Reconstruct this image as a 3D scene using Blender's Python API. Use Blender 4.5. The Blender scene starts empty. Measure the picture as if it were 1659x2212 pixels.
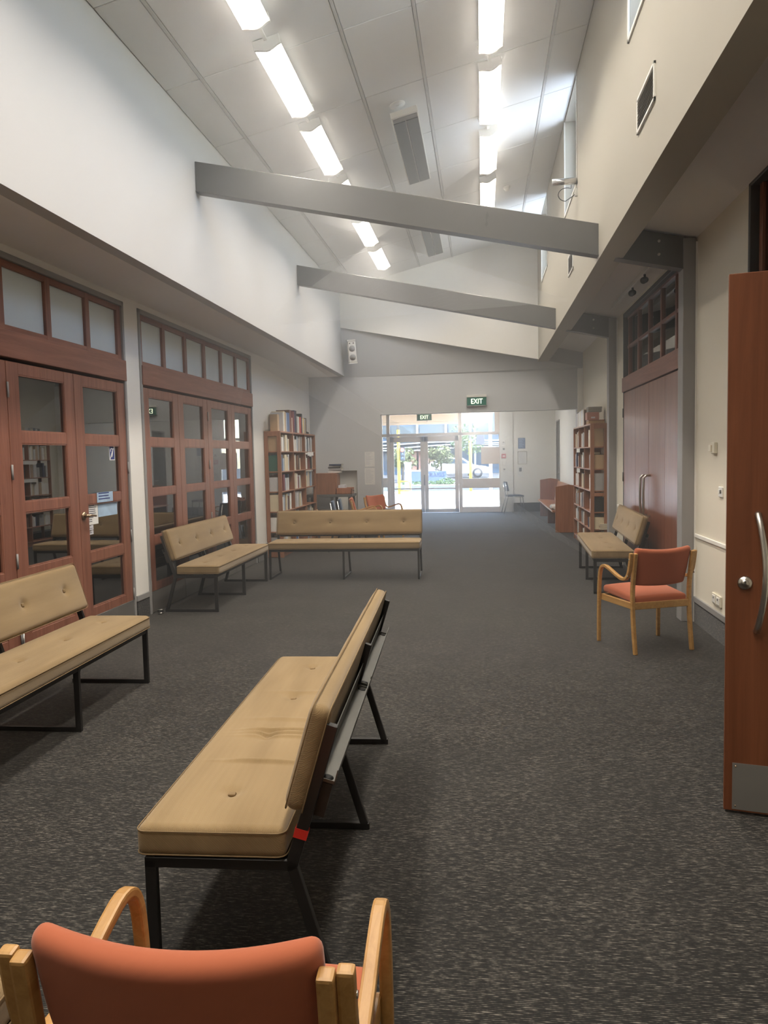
import bpy, bmesh, math, random
from mathutils import Vector, Matrix, noise as mnoise

# ------------------------------------------------------------------ camera, sky, sun, exposure
SC = bpy.context.scene
COL = SC.collection
PI = math.pi
R = math.radians

cam_d = bpy.data.cameras.new('camera')
cam = bpy.data.objects.new('camera', cam_d)
COL.objects.link(cam)
cam_d.sensor_fit = 'VERTICAL'
cam_d.sensor_height = 36.0
cam_d.lens = 36.0 * 1661.0 / 2212.0
cam_d.clip_start = 0.05
cam_d.clip_end = 400
_pitch, _yaw, _roll = R(4.1766), R(7.3634), 0.022
_R0 = Vector((math.cos(_yaw), math.sin(_yaw), 0))
_F = Vector((-math.sin(_yaw), math.cos(_yaw), 0))
_Z = Vector((0, 0, 1))
_W = _F * math.cos(_pitch) - _Z * math.sin(_pitch)
_D = -(_Z * math.cos(_pitch) + _F * math.sin(_pitch))
_ix = _R0 * math.cos(_roll) + _D * math.sin(_roll)
_iy = -_R0 * math.sin(_roll) + _D * math.cos(_roll)
_m = Matrix((( _ix.x, -_iy.x, -_W.x, 0), (_ix.y, -_iy.y, -_W.y, 0), (_ix.z, -_iy.z, -_W.z, 1.55), (0, 0, 0, 1)))
cam.matrix_world = _m
SC.camera = cam

wd = bpy.data.worlds.new('sky'); SC.world = wd; wd.use_nodes = True
wn = wd.node_tree
_bg = wn.nodes['Background']
_sky = wn.nodes.new('ShaderNodeTexSky')
_sky.sky_type = 'NISHITA'
_sky.sun_disc = False
_sky.sun_elevation = R(52)
_sky.sun_rotation = R(130)
wn.links.new(_sky.outputs[0], _bg.inputs[0])
_bg.inputs[1].default_value = 1.35

sun_d = bpy.data.lights.new('sun', 'SUN')
sun_d.energy = 15.0
sun_d.angle = R(0.6)
sun_d.color = (1.0, 0.95, 0.86)
sun = bpy.data.objects.new('sun', sun_d); COL.objects.link(sun)
_sv = Vector((-0.36, 0.30, -1.0))          # direction the sunlight travels
sun.rotation_euler = _sv.to_track_quat('-Z', 'Y').to_euler()

SC.view_settings.view_transform = 'Standard'
SC.view_settings.look = 'None'
SC.view_settings.gamma = 1.0
SC.view_settings.use_curve_mapping = False
SC.view_settings.exposure = 1.25
SC.cycles.max_bounces = 10
SC.cycles.diffuse_bounces = 6
SC.cycles.glossy_bounces = 4
SC.cycles.transmission_bounces = 8
SC.cycles.transparent_max_bounces = 16
SC.cycles.sample_clamp_indirect = 6.0
SC.cycles.caustics_reflective = True
SC.cycles.caustics_refractive = False

LAMP = 2.0            # emission strength of the fluorescent diffusers
GLARE1, GLARE2 = 0.035, 0.095   # scattering per metre of the volumes added for lens glare
TUBE = 11.5           # power of the tubes shining down through each diffuser

# ------------------------------------------------------------------ materials
MATS = {}
def newmat(name):
    m = bpy.data.materials.new(name); m.use_nodes = True
    MATS[name] = m
    nt = m.node_tree
    return m, nt, nt.nodes['Principled BSDF']

def N(nt, t, **k):
    n = nt.nodes.new('ShaderNode' + t)
    for a, b in k.items():
        if a.startswith('i_'):
            n.inputs[int(a[2:])].default_value = b
        else:
            setattr(n, a, b)
    return n

def rgba(c): return (c[0], c[1], c[2], 1.0)

def plain(name, col, rough=0.6, metal=0.0, var=0.06, scale=6.0, bump=0.0, bscale=120.0, spec=0.5, coat=0.0):
    """paint, plastic or metal with a little procedural unevenness in colour and relief"""
    m, nt, b = newmat(name)
    tc = N(nt, 'TexCoord'); nz = N(nt, 'TexNoise'); nz.inputs['Scale'].default_value = scale; nz.inputs['Detail'].default_value = 3
    nt.links.new(tc.outputs['Object'], nz.inputs['Vector'])
    mx = N(nt, 'MixRGB'); mx.blend_type = 'MIX'
    mx.inputs[1].default_value = rgba([c * (1 - var) for c in col]); mx.inputs[2].default_value = rgba([min(1, c * (1 + var)) for c in col])
    nt.links.new(nz.outputs['Fac'], mx.inputs[0]); nt.links.new(mx.outputs[0], b.inputs['Base Color'])
    b.inputs['Roughness'].default_value = rough; b.inputs['Metallic'].default_value = metal
    b.inputs['Specular IOR Level'].default_value = spec
    b.inputs['Coat Weight'].default_value = coat
    if bump:
        n2 = N(nt, 'TexNoise'); n2.inputs['Scale'].default_value = bscale; n2.inputs['Detail'].default_value = 2
        nt.links.new(tc.outputs['Object'], n2.inputs['Vector'])
        bp = N(nt, 'Bump'); bp.inputs['Strength'].default_value = bump; bp.inputs['Distance'].default_value = 0.004
        nt.links.new(n2.outputs['Fac'], bp.inputs['Height']); nt.links.new(bp.outputs[0], b.inputs['Normal'])
    return m

def wood(name, c1, c2, axis='Z', rough=0.4, scale=1.0, coat=0.0, spec=0.5):
    m, nt, b = newmat(name)
    tc = N(nt, 'TexCoord'); mp = N(nt, 'Mapping')
    s = {'X': (1.2, 22, 22), 'Y': (22, 1.2, 22), 'Z': (22, 22, 1.2)}[axis]
    mp.inputs['Scale'].default_value = [v * scale for v in s]
    nt.links.new(tc.outputs['Object'], mp.inputs[0])
    nz = N(nt, 'TexNoise'); nz.inputs['Scale'].default_value = 1.0; nz.inputs['Detail'].default_value = 6; nz.inputs['Roughness'].default_value = 0.65; nz.inputs['Distortion'].default_value = 0.6
    nt.links.new(mp.outputs[0], nz.inputs['Vector'])
    cr = N(nt, 'ValToRGB'); cr.color_ramp.elements[0].position = 0.3; cr.color_ramp.elements[0].color = rgba(c1)
    cr.color_ramp.elements[1].position = 0.72; cr.color_ramp.elements[1].color = rgba(c2)
    nt.links.new(nz.outputs['Fac'], cr.inputs[0]); nt.links.new(cr.outputs[0], b.inputs['Base Color'])
    b.inputs['Roughness'].default_value = rough; b.inputs['Coat Weight'].default_value = coat; b.inputs['Coat Roughness'].default_value = 0.25
    b.inputs['Specular IOR Level'].default_value = spec
    bp = N(nt, 'Bump'); bp.inputs['Strength'].default_value = 0.08; bp.inputs['Distance'].default_value = 0.002
    nt.links.new(nz.outputs['Fac'], bp.inputs['Height']); nt.links.new(bp.outputs[0], b.inputs['Normal'])
    return m

def fabric(name, c1, c2, period=0.010, column=0.035, rough=0.95, mott=0.5, amp=0.13, bump=0.25):
    """woven upholstery: herringbone weave (zigzag of fine ribs) over a worn, mottled colour"""
    m, nt, b = newmat(name)
    tc = N(nt, 'TexCoord'); sp = N(nt, 'SeparateXYZ'); nt.links.new(tc.outputs['Object'], sp.inputs[0])
    pp = N(nt, 'Math', operation='PINGPONG'); pp.inputs[1].default_value = column
    ad = N(nt, 'Math', operation='ADD'); nt.links.new(sp.outputs['Y'], ad.inputs[0]); nt.links.new(sp.outputs['Z'], ad.inputs[1])
    nt.links.new(ad.outputs[0], pp.inputs[0])
    a2 = N(nt, 'Math', operation='ADD'); nt.links.new(sp.outputs['X'], a2.inputs[0]); nt.links.new(pp.outputs[0], a2.inputs[1])
    ml = N(nt, 'Math', operation='MULTIPLY'); ml.inputs[1].default_value = 2 * PI / period; nt.links.new(a2.outputs[0], ml.inputs[0])
    sn = N(nt, 'Math', operation='SINE'); nt.links.new(ml.outputs[0], sn.inputs[0])
    nz = N(nt, 'TexNoise'); nz.inputs['Scale'].default_value = 7.0; nz.inputs['Detail'].default_value = 4
    mp = N(nt, 'Mapping'); mp.inputs['Scale'].default_value = (0.22, 1.6, 1)
    nt.links.new(tc.outputs['Object'], mp.inputs[0]); nt.links.new(mp.outputs[0], nz.inputs['Vector'])
    f1 = N(nt, 'Math', operation='MULTIPLY_ADD'); f1.inputs[1].default_value = amp; f1.inputs[2].default_value = 0.5
    nt.links.new(sn.outputs[0], f1.inputs[0])
    f2 = N(nt, 'Math', operation='MULTIPLY_ADD'); f2.inputs[1].default_value = mott; f2.inputs[2].default_value = -mott / 2
    nt.links.new(nz.outputs['Fac'], f2.inputs[0])
    f3 = N(nt, 'Math', operation='ADD'); f3.use_clamp = True; nt.links.new(f1.outputs[0], f3.inputs[0]); nt.links.new(f2.outputs[0], f3.inputs[1])
    mx = N(nt, 'MixRGB'); mx.inputs[1].default_value = rgba(c1); mx.inputs[2].default_value = rgba(c2)
    nt.links.new(f3.outputs[0], mx.inputs[0]); nt.links.new(mx.outputs[0], b.inputs['Base Color'])
    b.inputs['Roughness'].default_value = rough; b.inputs['Specular IOR Level'].default_value = 0.2
    b.inputs['Sheen Weight'].default_value = 0.25; b.inputs['Sheen Roughness'].default_value = 0.5
    bp = N(nt, 'Bump'); bp.inputs['Strength'].default_value = bump; bp.inputs['Distance'].default_value = 0.001
    nt.links.new(sn.outputs[0], bp.inputs['Height']); nt.links.new(bp.outputs[0], b.inputs['Normal'])
    return m

def carpet(name, upright=False):
    """ribbed charcoal carpet: broken pale flecks laid in rows across the hall"""
    m, nt, b = newmat(name)
    tc = N(nt, 'TexCoord')
    sp = N(nt, 'SeparateXYZ'); nt.links.new(tc.outputs['Object'], sp.inputs[0])
    yz = N(nt, 'Math', operation='ADD'); xy = N(nt, 'Math', operation='ADD')
    yz.inputs[1].default_value = 0.0; xy.inputs[1].default_value = 0.0
    nt.links.new(sp.outputs['Z' if upright else 'Y'], yz.inputs[0]); nt.links.new(sp.outputs['X'], xy.inputs[0])
    if upright: nt.links.new(sp.outputs['Y'], xy.inputs[1])
    row = N(nt, 'Math', operation='DIVIDE'); row.inputs[1].default_value = 0.0072; nt.links.new(yz.outputs[0], row.inputs[0])
    fl_ = N(nt, 'Math', operation='FLOOR'); nt.links.new(row.outputs[0], fl_.inputs[0])
    fr_ = N(nt, 'Math', operation='FRACT'); nt.links.new(row.outputs[0], fr_.inputs[0])
    pk = N(nt, 'Math', operation='PINGPONG'); pk.inputs[1].default_value = 0.5; nt.links.new(fr_.outputs[0], pk.inputs[0])   # 0..0.5: rib height
    xs = N(nt, 'Math', operation='MULTIPLY'); xs.inputs[1].default_value = 34.0; nt.links.new(xy.outputs[0], xs.inputs[0])
    rs = N(nt, 'Math', operation='MULTIPLY'); rs.inputs[1].default_value = 3.73; nt.links.new(fl_.outputs[0], rs.inputs[0])
    cx = N(nt, 'CombineXYZ'); nt.links.new(xs.outputs[0], cx.inputs[0]); nt.links.new(rs.outputs[0], cx.inputs[1])
    n1 = N(nt, 'TexNoise'); n1.inputs['Scale'].default_value = 1.0; n1.inputs['Detail'].default_value = 2.5; n1.inputs['Roughness'].default_value = 0.6
    nt.links.new(cx.outputs[0], n1.inputs['Vector'])
    n3 = N(nt, 'TexNoise'); n3.inputs['Scale'].default_value = 2.2; n3.inputs['Detail'].default_value = 3
    nt.links.new(tc.outputs['Object'], n3.inputs['Vector'])
    ad = N(nt, 'Math', operation='MULTIPLY_ADD'); ad.inputs[1].default_value = 0.5; nt.links.new(pk.outputs[0], ad.inputs[0])
    nm = N(nt, 'Math', operation='MULTIPLY'); nm.inputs[1].default_value = 0.75; nt.links.new(n1.outputs['Fac'], nm.inputs[0]); nt.links.new(nm.outputs[0], ad.inputs[2])
    a3 = N(nt, 'Math', operation='MULTIPLY_ADD'); a3.inputs[1].default_value = 0.10; nt.links.new(n3.outputs['Fac'], a3.inputs[0]); nt.links.new(ad.outputs[0], a3.inputs[2])
    cr = N(nt, 'ValToRGB')
    e = cr.color_ramp.elements
    e[0].position = 0.45; e[0].color = (0.0042, 0.004, 0.0038, 1)
    e[1].position = 0.80; e[1].color = (0.185, 0.169, 0.145, 1)
    k = e.new(0.60); k.color = (0.0125, 0.0116, 0.0104, 1)
    nt.links.new(a3.outputs[0], cr.inputs[0]); nt.links.new(cr.outputs[0], b.inputs['Base Color'])
    b.inputs['Roughness'].default_value = 0.8; b.inputs['Specular IOR Level'].default_value = 0.3
    b.inputs['Sheen Weight'].default_value = 0.35; b.inputs['Sheen Roughness'].default_value = 0.35
    bp = N(nt, 'Bump'); bp.inputs['Strength'].default_value = 0.5; bp.inputs['Distance'].default_value = 0.004
    nt.links.new(ad.outputs[0], bp.inputs['Height']); nt.links.new(bp.outputs[0], b.inputs['Normal'])
    return m

def clear_glass(name, tint=(0.96, 0.98, 0.97), ior=1.5, gloss=(1, 1, 1)):
    m = bpy.data.materials.new(name); m.use_nodes = True; MATS[name] = m
    nt = m.node_tree; nt.nodes.clear()
    out = N(nt, 'OutputMaterial'); tr = N(nt, 'BsdfTransparent'); gl = N(nt, 'BsdfGlossy'); fr = N(nt, 'Fresnel'); mx = N(nt, 'MixShader')
    tr.inputs[0].default_value = rgba(tint); gl.inputs['Roughness'].default_value = 0.0; gl.inputs[0].default_value = rgba(gloss)
    fr.inputs['IOR'].default_value = ior
    nt.links.new(fr.outputs[0], mx.inputs[0]); nt.links.new(tr.outputs[0], mx.inputs[1]); nt.links.new(gl.outputs[0], mx.inputs[2]); nt.links.new(mx.outputs[0], out.inputs[0])
    return m

def emitter(name, col, strength):
    m, nt, b = newmat(name)
    b.inputs['Base Color'].default_value = rgba([min(1, c) for c in col]); b.inputs['Emission Color'].default_value = rgba(col); b.inputs['Emission Strength'].default_value = strength
    b.inputs['Roughness'].default_value = 0.4
    return m

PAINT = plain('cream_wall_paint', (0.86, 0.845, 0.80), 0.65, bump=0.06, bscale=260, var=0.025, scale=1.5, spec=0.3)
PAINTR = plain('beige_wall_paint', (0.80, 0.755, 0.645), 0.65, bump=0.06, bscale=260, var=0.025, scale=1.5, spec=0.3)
PAINTU = plain('dimmed_grey_white_paint', (0.53, 0.53, 0.525), 0.65, bump=0.06, bscale=260, var=0.025, scale=1.5, spec=0.3)  # upper left wall: shade put into the colour to offset the nearby lamps
PAINTG = plain('shaded_end_wall_paint', (0.60, 0.615, 0.63), 0.65, bump=0.06, bscale=260, var=0.025, scale=1.5, spec=0.3)  # end wall: backlit shade and bluish glare put into the paint colour
PAINTB = plain('dimmed_beige_upper_paint', (0.43, 0.405, 0.345), 0.65, bump=0.06, bscale=260, var=0.025, scale=1.5, spec=0.3)  # upper right wall's beige, darkened in the colour against the lamp light
TRIMG2 = plain('ceiling_grid_paint', (0.60, 0.60, 0.59), 0.5, var=0.03)
CEILP = plain('ceiling_panel_paint', (0.79, 0.795, 0.79), 0.75, var=0.02, scale=2, bump=0.05, bscale=300, spec=0.2)
SOFFIT = plain('soffit_paint', (0.84, 0.82, 0.80), 0.7, var=0.03, scale=2, spec=0.25)
GREYP = plain('grey_steel_paint', (0.118, 0.117, 0.115), 0.42, var=0.03, scale=3, bump=0.05, bscale=80)
TRIMG = plain('grey_trim_paint', (0.30, 0.295, 0.29), 0.5, var=0.04)
DARKTRIM = plain('dark_grey_frame_paint', (0.095, 0.095, 0.095), 0.5, var=0.06)
WHITEP = plain('white_enamel', (0.80, 0.79, 0.75), 0.4, var=0.02)
IVORY = plain('ivory_plastic', (0.74, 0.70, 0.58), 0.4, var=0.03)
VENTG = plain('vent_slat_paint', (0.42, 0.41, 0.38), 0.5, var=0.03)
CARPET = carpet('ribbed_charcoal_carpet')
CARPETW = carpet('ribbed_charcoal_skirting', True)
DOORW = wood('red_brown_door_timber', (0.175, 0.066, 0.042), (0.325, 0.137, 0.090), 'Z', rough=0.38)
DOORH = wood('red_brown_header_timber', (0.175, 0.066, 0.042), (0.315, 0.132, 0.088), 'Y', rough=0.42)
DOORV = wood('polished_door_veneer', (0.17, 0.062, 0.038), (0.30, 0.125, 0.078), 'Z', rough=0.34, coat=0.15)
LEAFW = wood('warm_mahogany_leaf', (0.13, 0.040, 0.015), (0.215, 0.073, 0.030), 'Z', rough=0.42, scale=0.7)
SHELFW = wood('reddish_shelf_timber', (0.21, 0.085, 0.045), (0.34, 0.155, 0.085), 'Z', rough=0.45)
SHELFY = wood('reddish_shelf_board', (0.24, 0.10, 0.055), (0.38, 0.18, 0.10), 'Y', rough=0.45)
PEWW = wood('orange_brown_pew_timber', (0.27, 0.095, 0.045), (0.43, 0.18, 0.095), 'Z', rough=0.35)
PEWY = wood('orange_brown_pew_plank', (0.33, 0.13, 0.06), (0.52, 0.24, 0.12), 'Y', rough=0.3)
BEECH = wood('honey_beech', (0.38, 0.195, 0.055), (0.55, 0.32, 0.115), 'Y', rough=0.38, scale=1.6, coat=0.2)
BENCHF = fabric('gold_beige_herringbone', (0.19, 0.126, 0.058), (0.335, 0.238, 0.124), period=0.0055, column=0.012, mott=1.25, amp=0.10)
PIPEF = plain('gold_beige_piping', (0.215, 0.145, 0.072), 0.9, var=0.15, scale=60)
ORANGEF = fabric('burnt_orange_upholstery', (0.37, 0.098, 0.045), (0.48, 0.145, 0.072), period=0.0035, column=0.3, mott=0.25, bump=0.06, amp=0.05)
NAVYF = fabric('dusty_blue_upholstery', (0.035, 0.06, 0.10), (0.065, 0.10, 0.16), period=0.004, column=0.3, mott=0.3)
BLACKM = plain('dark_bronze_steel', (0.028, 0.026, 0.025), 0.35, metal=0.3, var=0.1, scale=20)
RACKM = plain('brushed_rack_metal', (0.17, 0.165, 0.15), 0.4, metal=0.7, var=0.08, scale=12)
RACKB = plain('dark_brown_rack_board', (0.030, 0.022, 0.017), 0.5, var=0.15, scale=15)
CHROME = plain('chrome', (0.75, 0.75, 0.75), 0.18, metal=1.0, var=0.03)
STEEL = plain('satin_stainless', (0.56, 0.54, 0.50), 0.32, metal=1.0, var=0.06, scale=30)
KICK = plain('kick_plate_metal', (0.46, 0.45, 0.43), 0.38, metal=0.85, var=0.12, scale=4)
BRASS = plain('aged_bronze', (0.48, 0.36, 0.25), 0.3, metal=1.0, var=0.1)
BLACKR = plain('black_rubber', (0.015, 0.015, 0.015), 0.6)
REDTAPE = plain('red_tape', (0.62, 0.03, 0.02), 0.5)
GLASS = clear_glass('door_glass', (0.62, 0.65, 0.64), 3.3)
GLASSC = clear_glass('window_glass', (0.97, 0.985, 0.98), 1.45)
GLASST = clear_glass('daylight_dimming_glass', (0.80, 0.83, 0.85), 1.45)  # tint added to cut the daylight entering through the high windows
FROST = plain('frosted_glass', (0.66, 0.74, 0.76), 0.3, var=0.05, scale=1.5)
DIFFUSER = emitter('lamp_diffuser', (1.0, 0.91, 0.79), LAMP)
HEATG = plain('radiant_panel_grey', (0.20, 0.215, 0.22), 0.35, metal=0.4, var=0.04)
ENTRYF = plain('entrance_frame_paint', (0.68, 0.58, 0.50), 0.45, var=0.03)
SIGNG = plain('sign_green', (0.012, 0.16, 0.115), 0.35, var=0.04)
SIGNL = emitter('sign_lettering', (0.95, 1.0, 0.72), 1.3)
PAPER = plain('white_paper', (0.80, 0.80, 0.78), 0.8, var=0.03)
PAPERG = plain('pale_grey_paper', (0.62, 0.62, 0.66), 0.8, var=0.04)
INK = plain('printed_ink', (0.10, 0.10, 0.12), 0.7)
BLUEP = plain('navy_print', (0.03, 0.05, 0.22), 0.6)
SKYP = plain('pale_blue_print', (0.42, 0.58, 0.80), 0.6, var=0.35, scale=9)
POSTB = plain('blue_poster_print', (0.10, 0.17, 0.34), 0.6, var=0.2, scale=25)
PINKP = plain('red_alarm_plastic', (0.55, 0.10, 0.14), 0.4)
CARD = plain('cardboard', (0.42, 0.27, 0.14), 0.85, var=0.1)
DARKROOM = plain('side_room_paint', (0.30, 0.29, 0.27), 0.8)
CLOTHW = plain('white_towel', (0.80, 0.78, 0.75), 0.95, bump=0.5, bscale=60)
# outdoor surfaces
PAVE = plain('pale_concrete_paving', (0.60, 0.585, 0.56), 0.85, var=0.06, scale=3)
ROAD = plain('asphalt', (0.045, 0.05, 0.06), 0.9, var=0.12, scale=5)
KERB = plain('kerb_concrete', (0.6, 0.6, 0.58), 0.8)
FASCIA = plain('peach_awning_board', (0.30, 0.20, 0.12), 0.7, var=0.04)
YELLOW = plain('yellow_pole_paint', (0.55, 0.42, 0.012), 0.45)
DARKB = plain('signal_black', (0.03, 0.035, 0.05), 0.5)
REDL = emitter('red_signal', (1.0, 0.10, 0.06), 4.0)
LEAFG = plain('leaf_green', (0.03, 0.065, 0.012), 0.7, var=0.4, scale=3)
LEAFO = plain('leaf_olive', (0.055, 0.068, 0.022), 0.7, var=0.4, scale=3)
BARK = plain('bark', (0.12, 0.09, 0.06), 0.9)
BLDB = plain('blue_facade_panel', (0.045, 0.085, 0.14), 0.5, var=0.1, scale=0.6)
BLDG = plain('facade_glass', (0.03, 0.055, 0.085), 0.12, var=0.25, scale=0.5)
BLDW = plain('white_cladding', (0.33, 0.35, 0.38), 0.6)
SIGNB = plain('company_sign_blue', (0.04, 0.065, 0.13), 0.5)
SIGNT = plain('company_sign_letters', (0.006, 0.010, 0.03), 0.5)
CARW = plain('white_car_paint', (0.38, 0.38, 0.39), 0.25, coat=0.6)
TYRE = plain('tyre_rubber', (0.025, 0.025, 0.028), 0.8)
ROOFM = plain('pale_roof_sheet', (0.80, 0.81, 0.82), 0.22, metal=0.9, var=0.02)

def brickmat(name):
    m, nt, b = newmat(name)
    tc = N(nt, 'TexCoord'); mp = N(nt, 'Mapping'); mp.inputs['Rotation'].default_value = (R(90), 0, 0)
    br = N(nt, 'TexBrick'); br.inputs['Scale'].default_value = 3.0
    br.inputs['Color1'].default_value = (0.20, 0.07, 0.04, 1); br.inputs['Color2'].default_value = (0.26, 0.10, 0.06, 1); br.inputs['Mortar'].default_value = (0.3, 0.28, 0.25, 1)
    nt.links.new(tc.outputs['Object'], mp.inputs[0]); nt.links.new(mp.outputs[0], br.inputs[0]); nt.links.new(br.outputs[0], b.inputs['Base Color'])
    b.inputs['Roughness'].default_value = 0.9
    return m
BRICK = brickmat('red_brickwork')

# ------------------------------------------------------------------ mesh helpers
class MB:
    """collects simple solids and links them as ONE mesh object"""
    def __init__(s):
        s.v = []; s.f = []; s.mi = []; s.sm = []; s.xf = None; s.cur = 0
    def _add(s, vs, fs, smooth=False):
        o = len(s.v)
        for p in vs:
            p = Vector(p)
            s.v.append(s.xf @ p if s.xf is not None else p)
        for f in fs:
            s.f.append([o + i for i in f]); s.mi.append(s.cur); s.sm.append(smooth)
        return s
    def box(s, x0, x1, y0, y1, z0, z1):
        return s._add([(x0,y0,z0),(x1,y0,z0),(x1,y1,z0),(x0,y1,z0),(x0,y0,z1),(x1,y0,z1),(x1,y1,z1),(x0,y1,z1)],
                      [(0,3,2,1),(4,5,6,7),(0,1,5,4),(1,2,6,5),(2,3,7,6),(3,0,4,7)])
    def prism(s, pts, axis, a0, a1):
        """polygon pts (u,v) extruded along axis; u,v are the other two axes in xyz order"""
        n = len(pts)
        def P(u, v, a):
            return {'X': (a, u, v), 'Y': (u, a, v), 'Z': (u, v, a)}[axis]
        vs = [P(u, v, a0) for u, v in pts] + [P(u, v, a1) for u, v in pts]
        fs = [list(range(n)), list(range(2*n-1, n-1, -1))] + [(i, (i+1) % n, n + (i+1) % n, n + i) for i in range(n)]
        return s._add(vs, fs)
    def tube(s, pts, r, n=8, cap=True, smooth=True):
        pts = [Vector(p) for p in pts]
        rs = r if isinstance(r, (list, tuple)) else [r] * len(pts)
        vs = []; fs = []
        up = None
        for i, p in enumerate(pts):
            d = (pts[min(i+1, len(pts)-1)] - pts[max(i-1, 0)]).normalized()
            if up is None:
                up = Vector((0,0,1)) if abs(d.z) < 0.9 else Vector((1,0,0))
            a = d.cross(up).normalized(); b = a.cross(d).normalized(); up = b
            for k in range(n):
                t = 2*PI*k/n
                vs.append(p + (a*math.cos(t) + b*math.sin(t)) * rs[i])
        for i in range(len(pts)-1):
            for k in range(n):
                fs.append((i*n+k, i*n+(k+1)%n, (i+1)*n+(k+1)%n, (i+1)*n+k))
        if cap:
            fs.append(list(range(n-1,-1,-1))); fs.append([(len(pts)-1)*n+k for k in range(n)])
        return s._add(vs, fs, smooth)
    def cyl(s, p0, p1, r, n=16, r1=None):
        return s.tube([p0, p1], [r, r if r1 is None else r1], n)
    def ribbon(s, path, w0, w1, th, axis='X', smooth=False):
        """path of 2-D points (u,v) swept: thickness th in the path's plane, from w0 to w1 along axis"""
        L = []; n = len(path)
        for i, (u, v) in enumerate(path):
            a = path[max(i-1,0)]; b = path[min(i+1,n-1)]
            d = Vector((b[0]-a[0], b[1]-a[1])).normalized(); nn = Vector((-d.y, d.x)) * (th/2)
            L.append(((u+nn.x, v+nn.y), (u-nn.x, v-nn.y)))
        def P(q, a):
            return {'X': (a, q[0], q[1]), 'Y': (q[0], a, q[1]), 'Z': (q[0], q[1], a)}[axis]
        vs = []; fs = []
        for p, q in L:
            vs += [P(p, w0), P(p, w1), P(q, w1), P(q, w0)]
        for i in range(n-1):
            for k in range(4):
                fs.append((i*4+k, i*4+(k+1)%4, (i+1)*4+(k+1)%4, (i+1)*4+k))
        fs.append((0,3,2,1)); e = (n-1)*4; fs.append((e,e+1,e+2,e+3))
        return s._add(vs, fs, smooth)
    def cushion(s, hx, hy, hz, r, nx=24, ny=10, nz=4, shape=None):
        """rounded box centred on the origin; shape(x,y,z)->(x,y,z) remodels its points"""
        def axis(h, n):
            r_ = min(r, h)
            a = [-h, -h + r_*0.35, -h + r_*0.7, -h + r_]
            inner = [-(h-r_) + 2*(h-r_)*i/n for i in range(1, n)] if h > r_*1.01 else []
            b = [h - r_, h - r_*0.7, h - r_*0.35, h]
            out = a + inner + b
            res = []
            for t in out:
                if not res or t - res[-1] > 1e-6: res.append(t)
            return res
        X, Y, Zs = axis(hx, nx), axis(hy, ny), axis(hz, nz)
        vid = {}; vs = []; fs = []
        def V(x, y, z):
            k = (round(x,6), round(y,6), round(z,6))
            if k not in vid:
                c = Vector((max(-(hx-r), min(hx-r, x)), max(-(hy-r), min(hy-r, y)), max(-(hz-r), min(hz-r, z))))
                d = Vector((x,y,z)) - c
                p = c + d.normalized()*r if d.length > 1e-9 else c
                if shape: p = Vector(shape(p.x, p.y, p.z))
                vid[k] = len(vs); vs.append(p)
            return vid[k]
        for z, fl in ((-hz, 0), (hz, 1)):
            for i in range(len(X)-1):
                for j in range(len(Y)-1):
                    q = [V(X[i],Y[j],z), V(X[i+1],Y[j],z), V(X[i+1],Y[j+1],z), V(X[i],Y[j+1],z)]
                    fs.append(q if fl else q[::-1])
        for y, fl in ((-hy, 1), (hy, 0)):
            for i in range(len(X)-1):
                for j in range(len(Zs)-1):
                    q = [V(X[i],y,Zs[j]), V(X[i+1],y,Zs[j]), V(X[i+1],y,Zs[j+1]), V(X[i],y,Zs[j+1])]
                    fs.append(q if fl else q[::-1])
        for x, fl in ((-hx, 0), (hx, 1)):
            for i in range(len(Y)-1):
                for j in range(len(Zs)-1):
                    q = [V(x,Y[i],Zs[j]), V(x,Y[i+1],Zs[j]), V(x,Y[i+1],Zs[j+1]), V(x,Y[i],Zs[j+1])]
                    fs.append(q if fl else q[::-1])
        return s._add(vs, fs, True)
    def build(s, name, mats, parent=None, bevel=0.0, seg=1, recalc=True):
        me = bpy.data.meshes.new(name)
        me.from_pydata([tuple(p) for p in s.v], [], s.f)
        mats = mats if isinstance(mats, (list, tuple)) else [mats]
        for m in mats: me.materials.append(m)
        me.polygons.foreach_set('material_index', s.mi)
        me.polygons.foreach_set('use_smooth', s.sm)
        if recalc or bevel:
            bm = bmesh.new(); bm.from_mesh(me)
            bmesh.ops.recalc_face_normals(bm, faces=bm.faces)
            if bevel:
                ed = [e for e in bm.edges if len(e.link_faces) == 2 and e.calc_face_angle(0) > 0.6]
                bmesh.ops.bevel(bm, geom=ed, offset=bevel, segments=seg, profile=0.6, affect='EDGES', clamp_overlap=True)
            bm.to_mesh(me); bm.free()
        o = bpy.data.objects.new(name, me); COL.objects.link(o)
        if parent is not None: o.parent = parent
        return o

def B(*a):
    return MB().box(*a)

def setp(o, label=None, cat=None, group=None, kind=None):
    if label: o['label'] = label
    if cat: o['category'] = cat
    if group: o['group'] = group
    if kind: o['kind'] = kind
    return o

def thing(name, label, cat, loc=(0,0,0), rotz=0.0, group=None):
    o = bpy.data.objects.new(name, None); COL.objects.link(o)
    o.empty_display_size = 0.1
    o.location = loc; o.rotation_euler = (0,0,rotz)
    return setp(o, label, cat, group)

def structure(name, mb, mats, bevel=0.0, parent=None, label=None):
    o = mb.build(name, mats, parent, bevel)
    if parent is None: o['kind'] = 'structure'
    if label: o['label'] = label
    return o

def sroot(name, label=None, loc=(0,0,0), rotz=0):
    o = bpy.data.objects.new(name, None); COL.objects.link(o); o['kind'] = 'structure'
    o.location = loc; o.rotation_euler = (0,0,rotz); o.empty_display_size = 0.1
    if label: o['label'] = label
    return o

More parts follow.
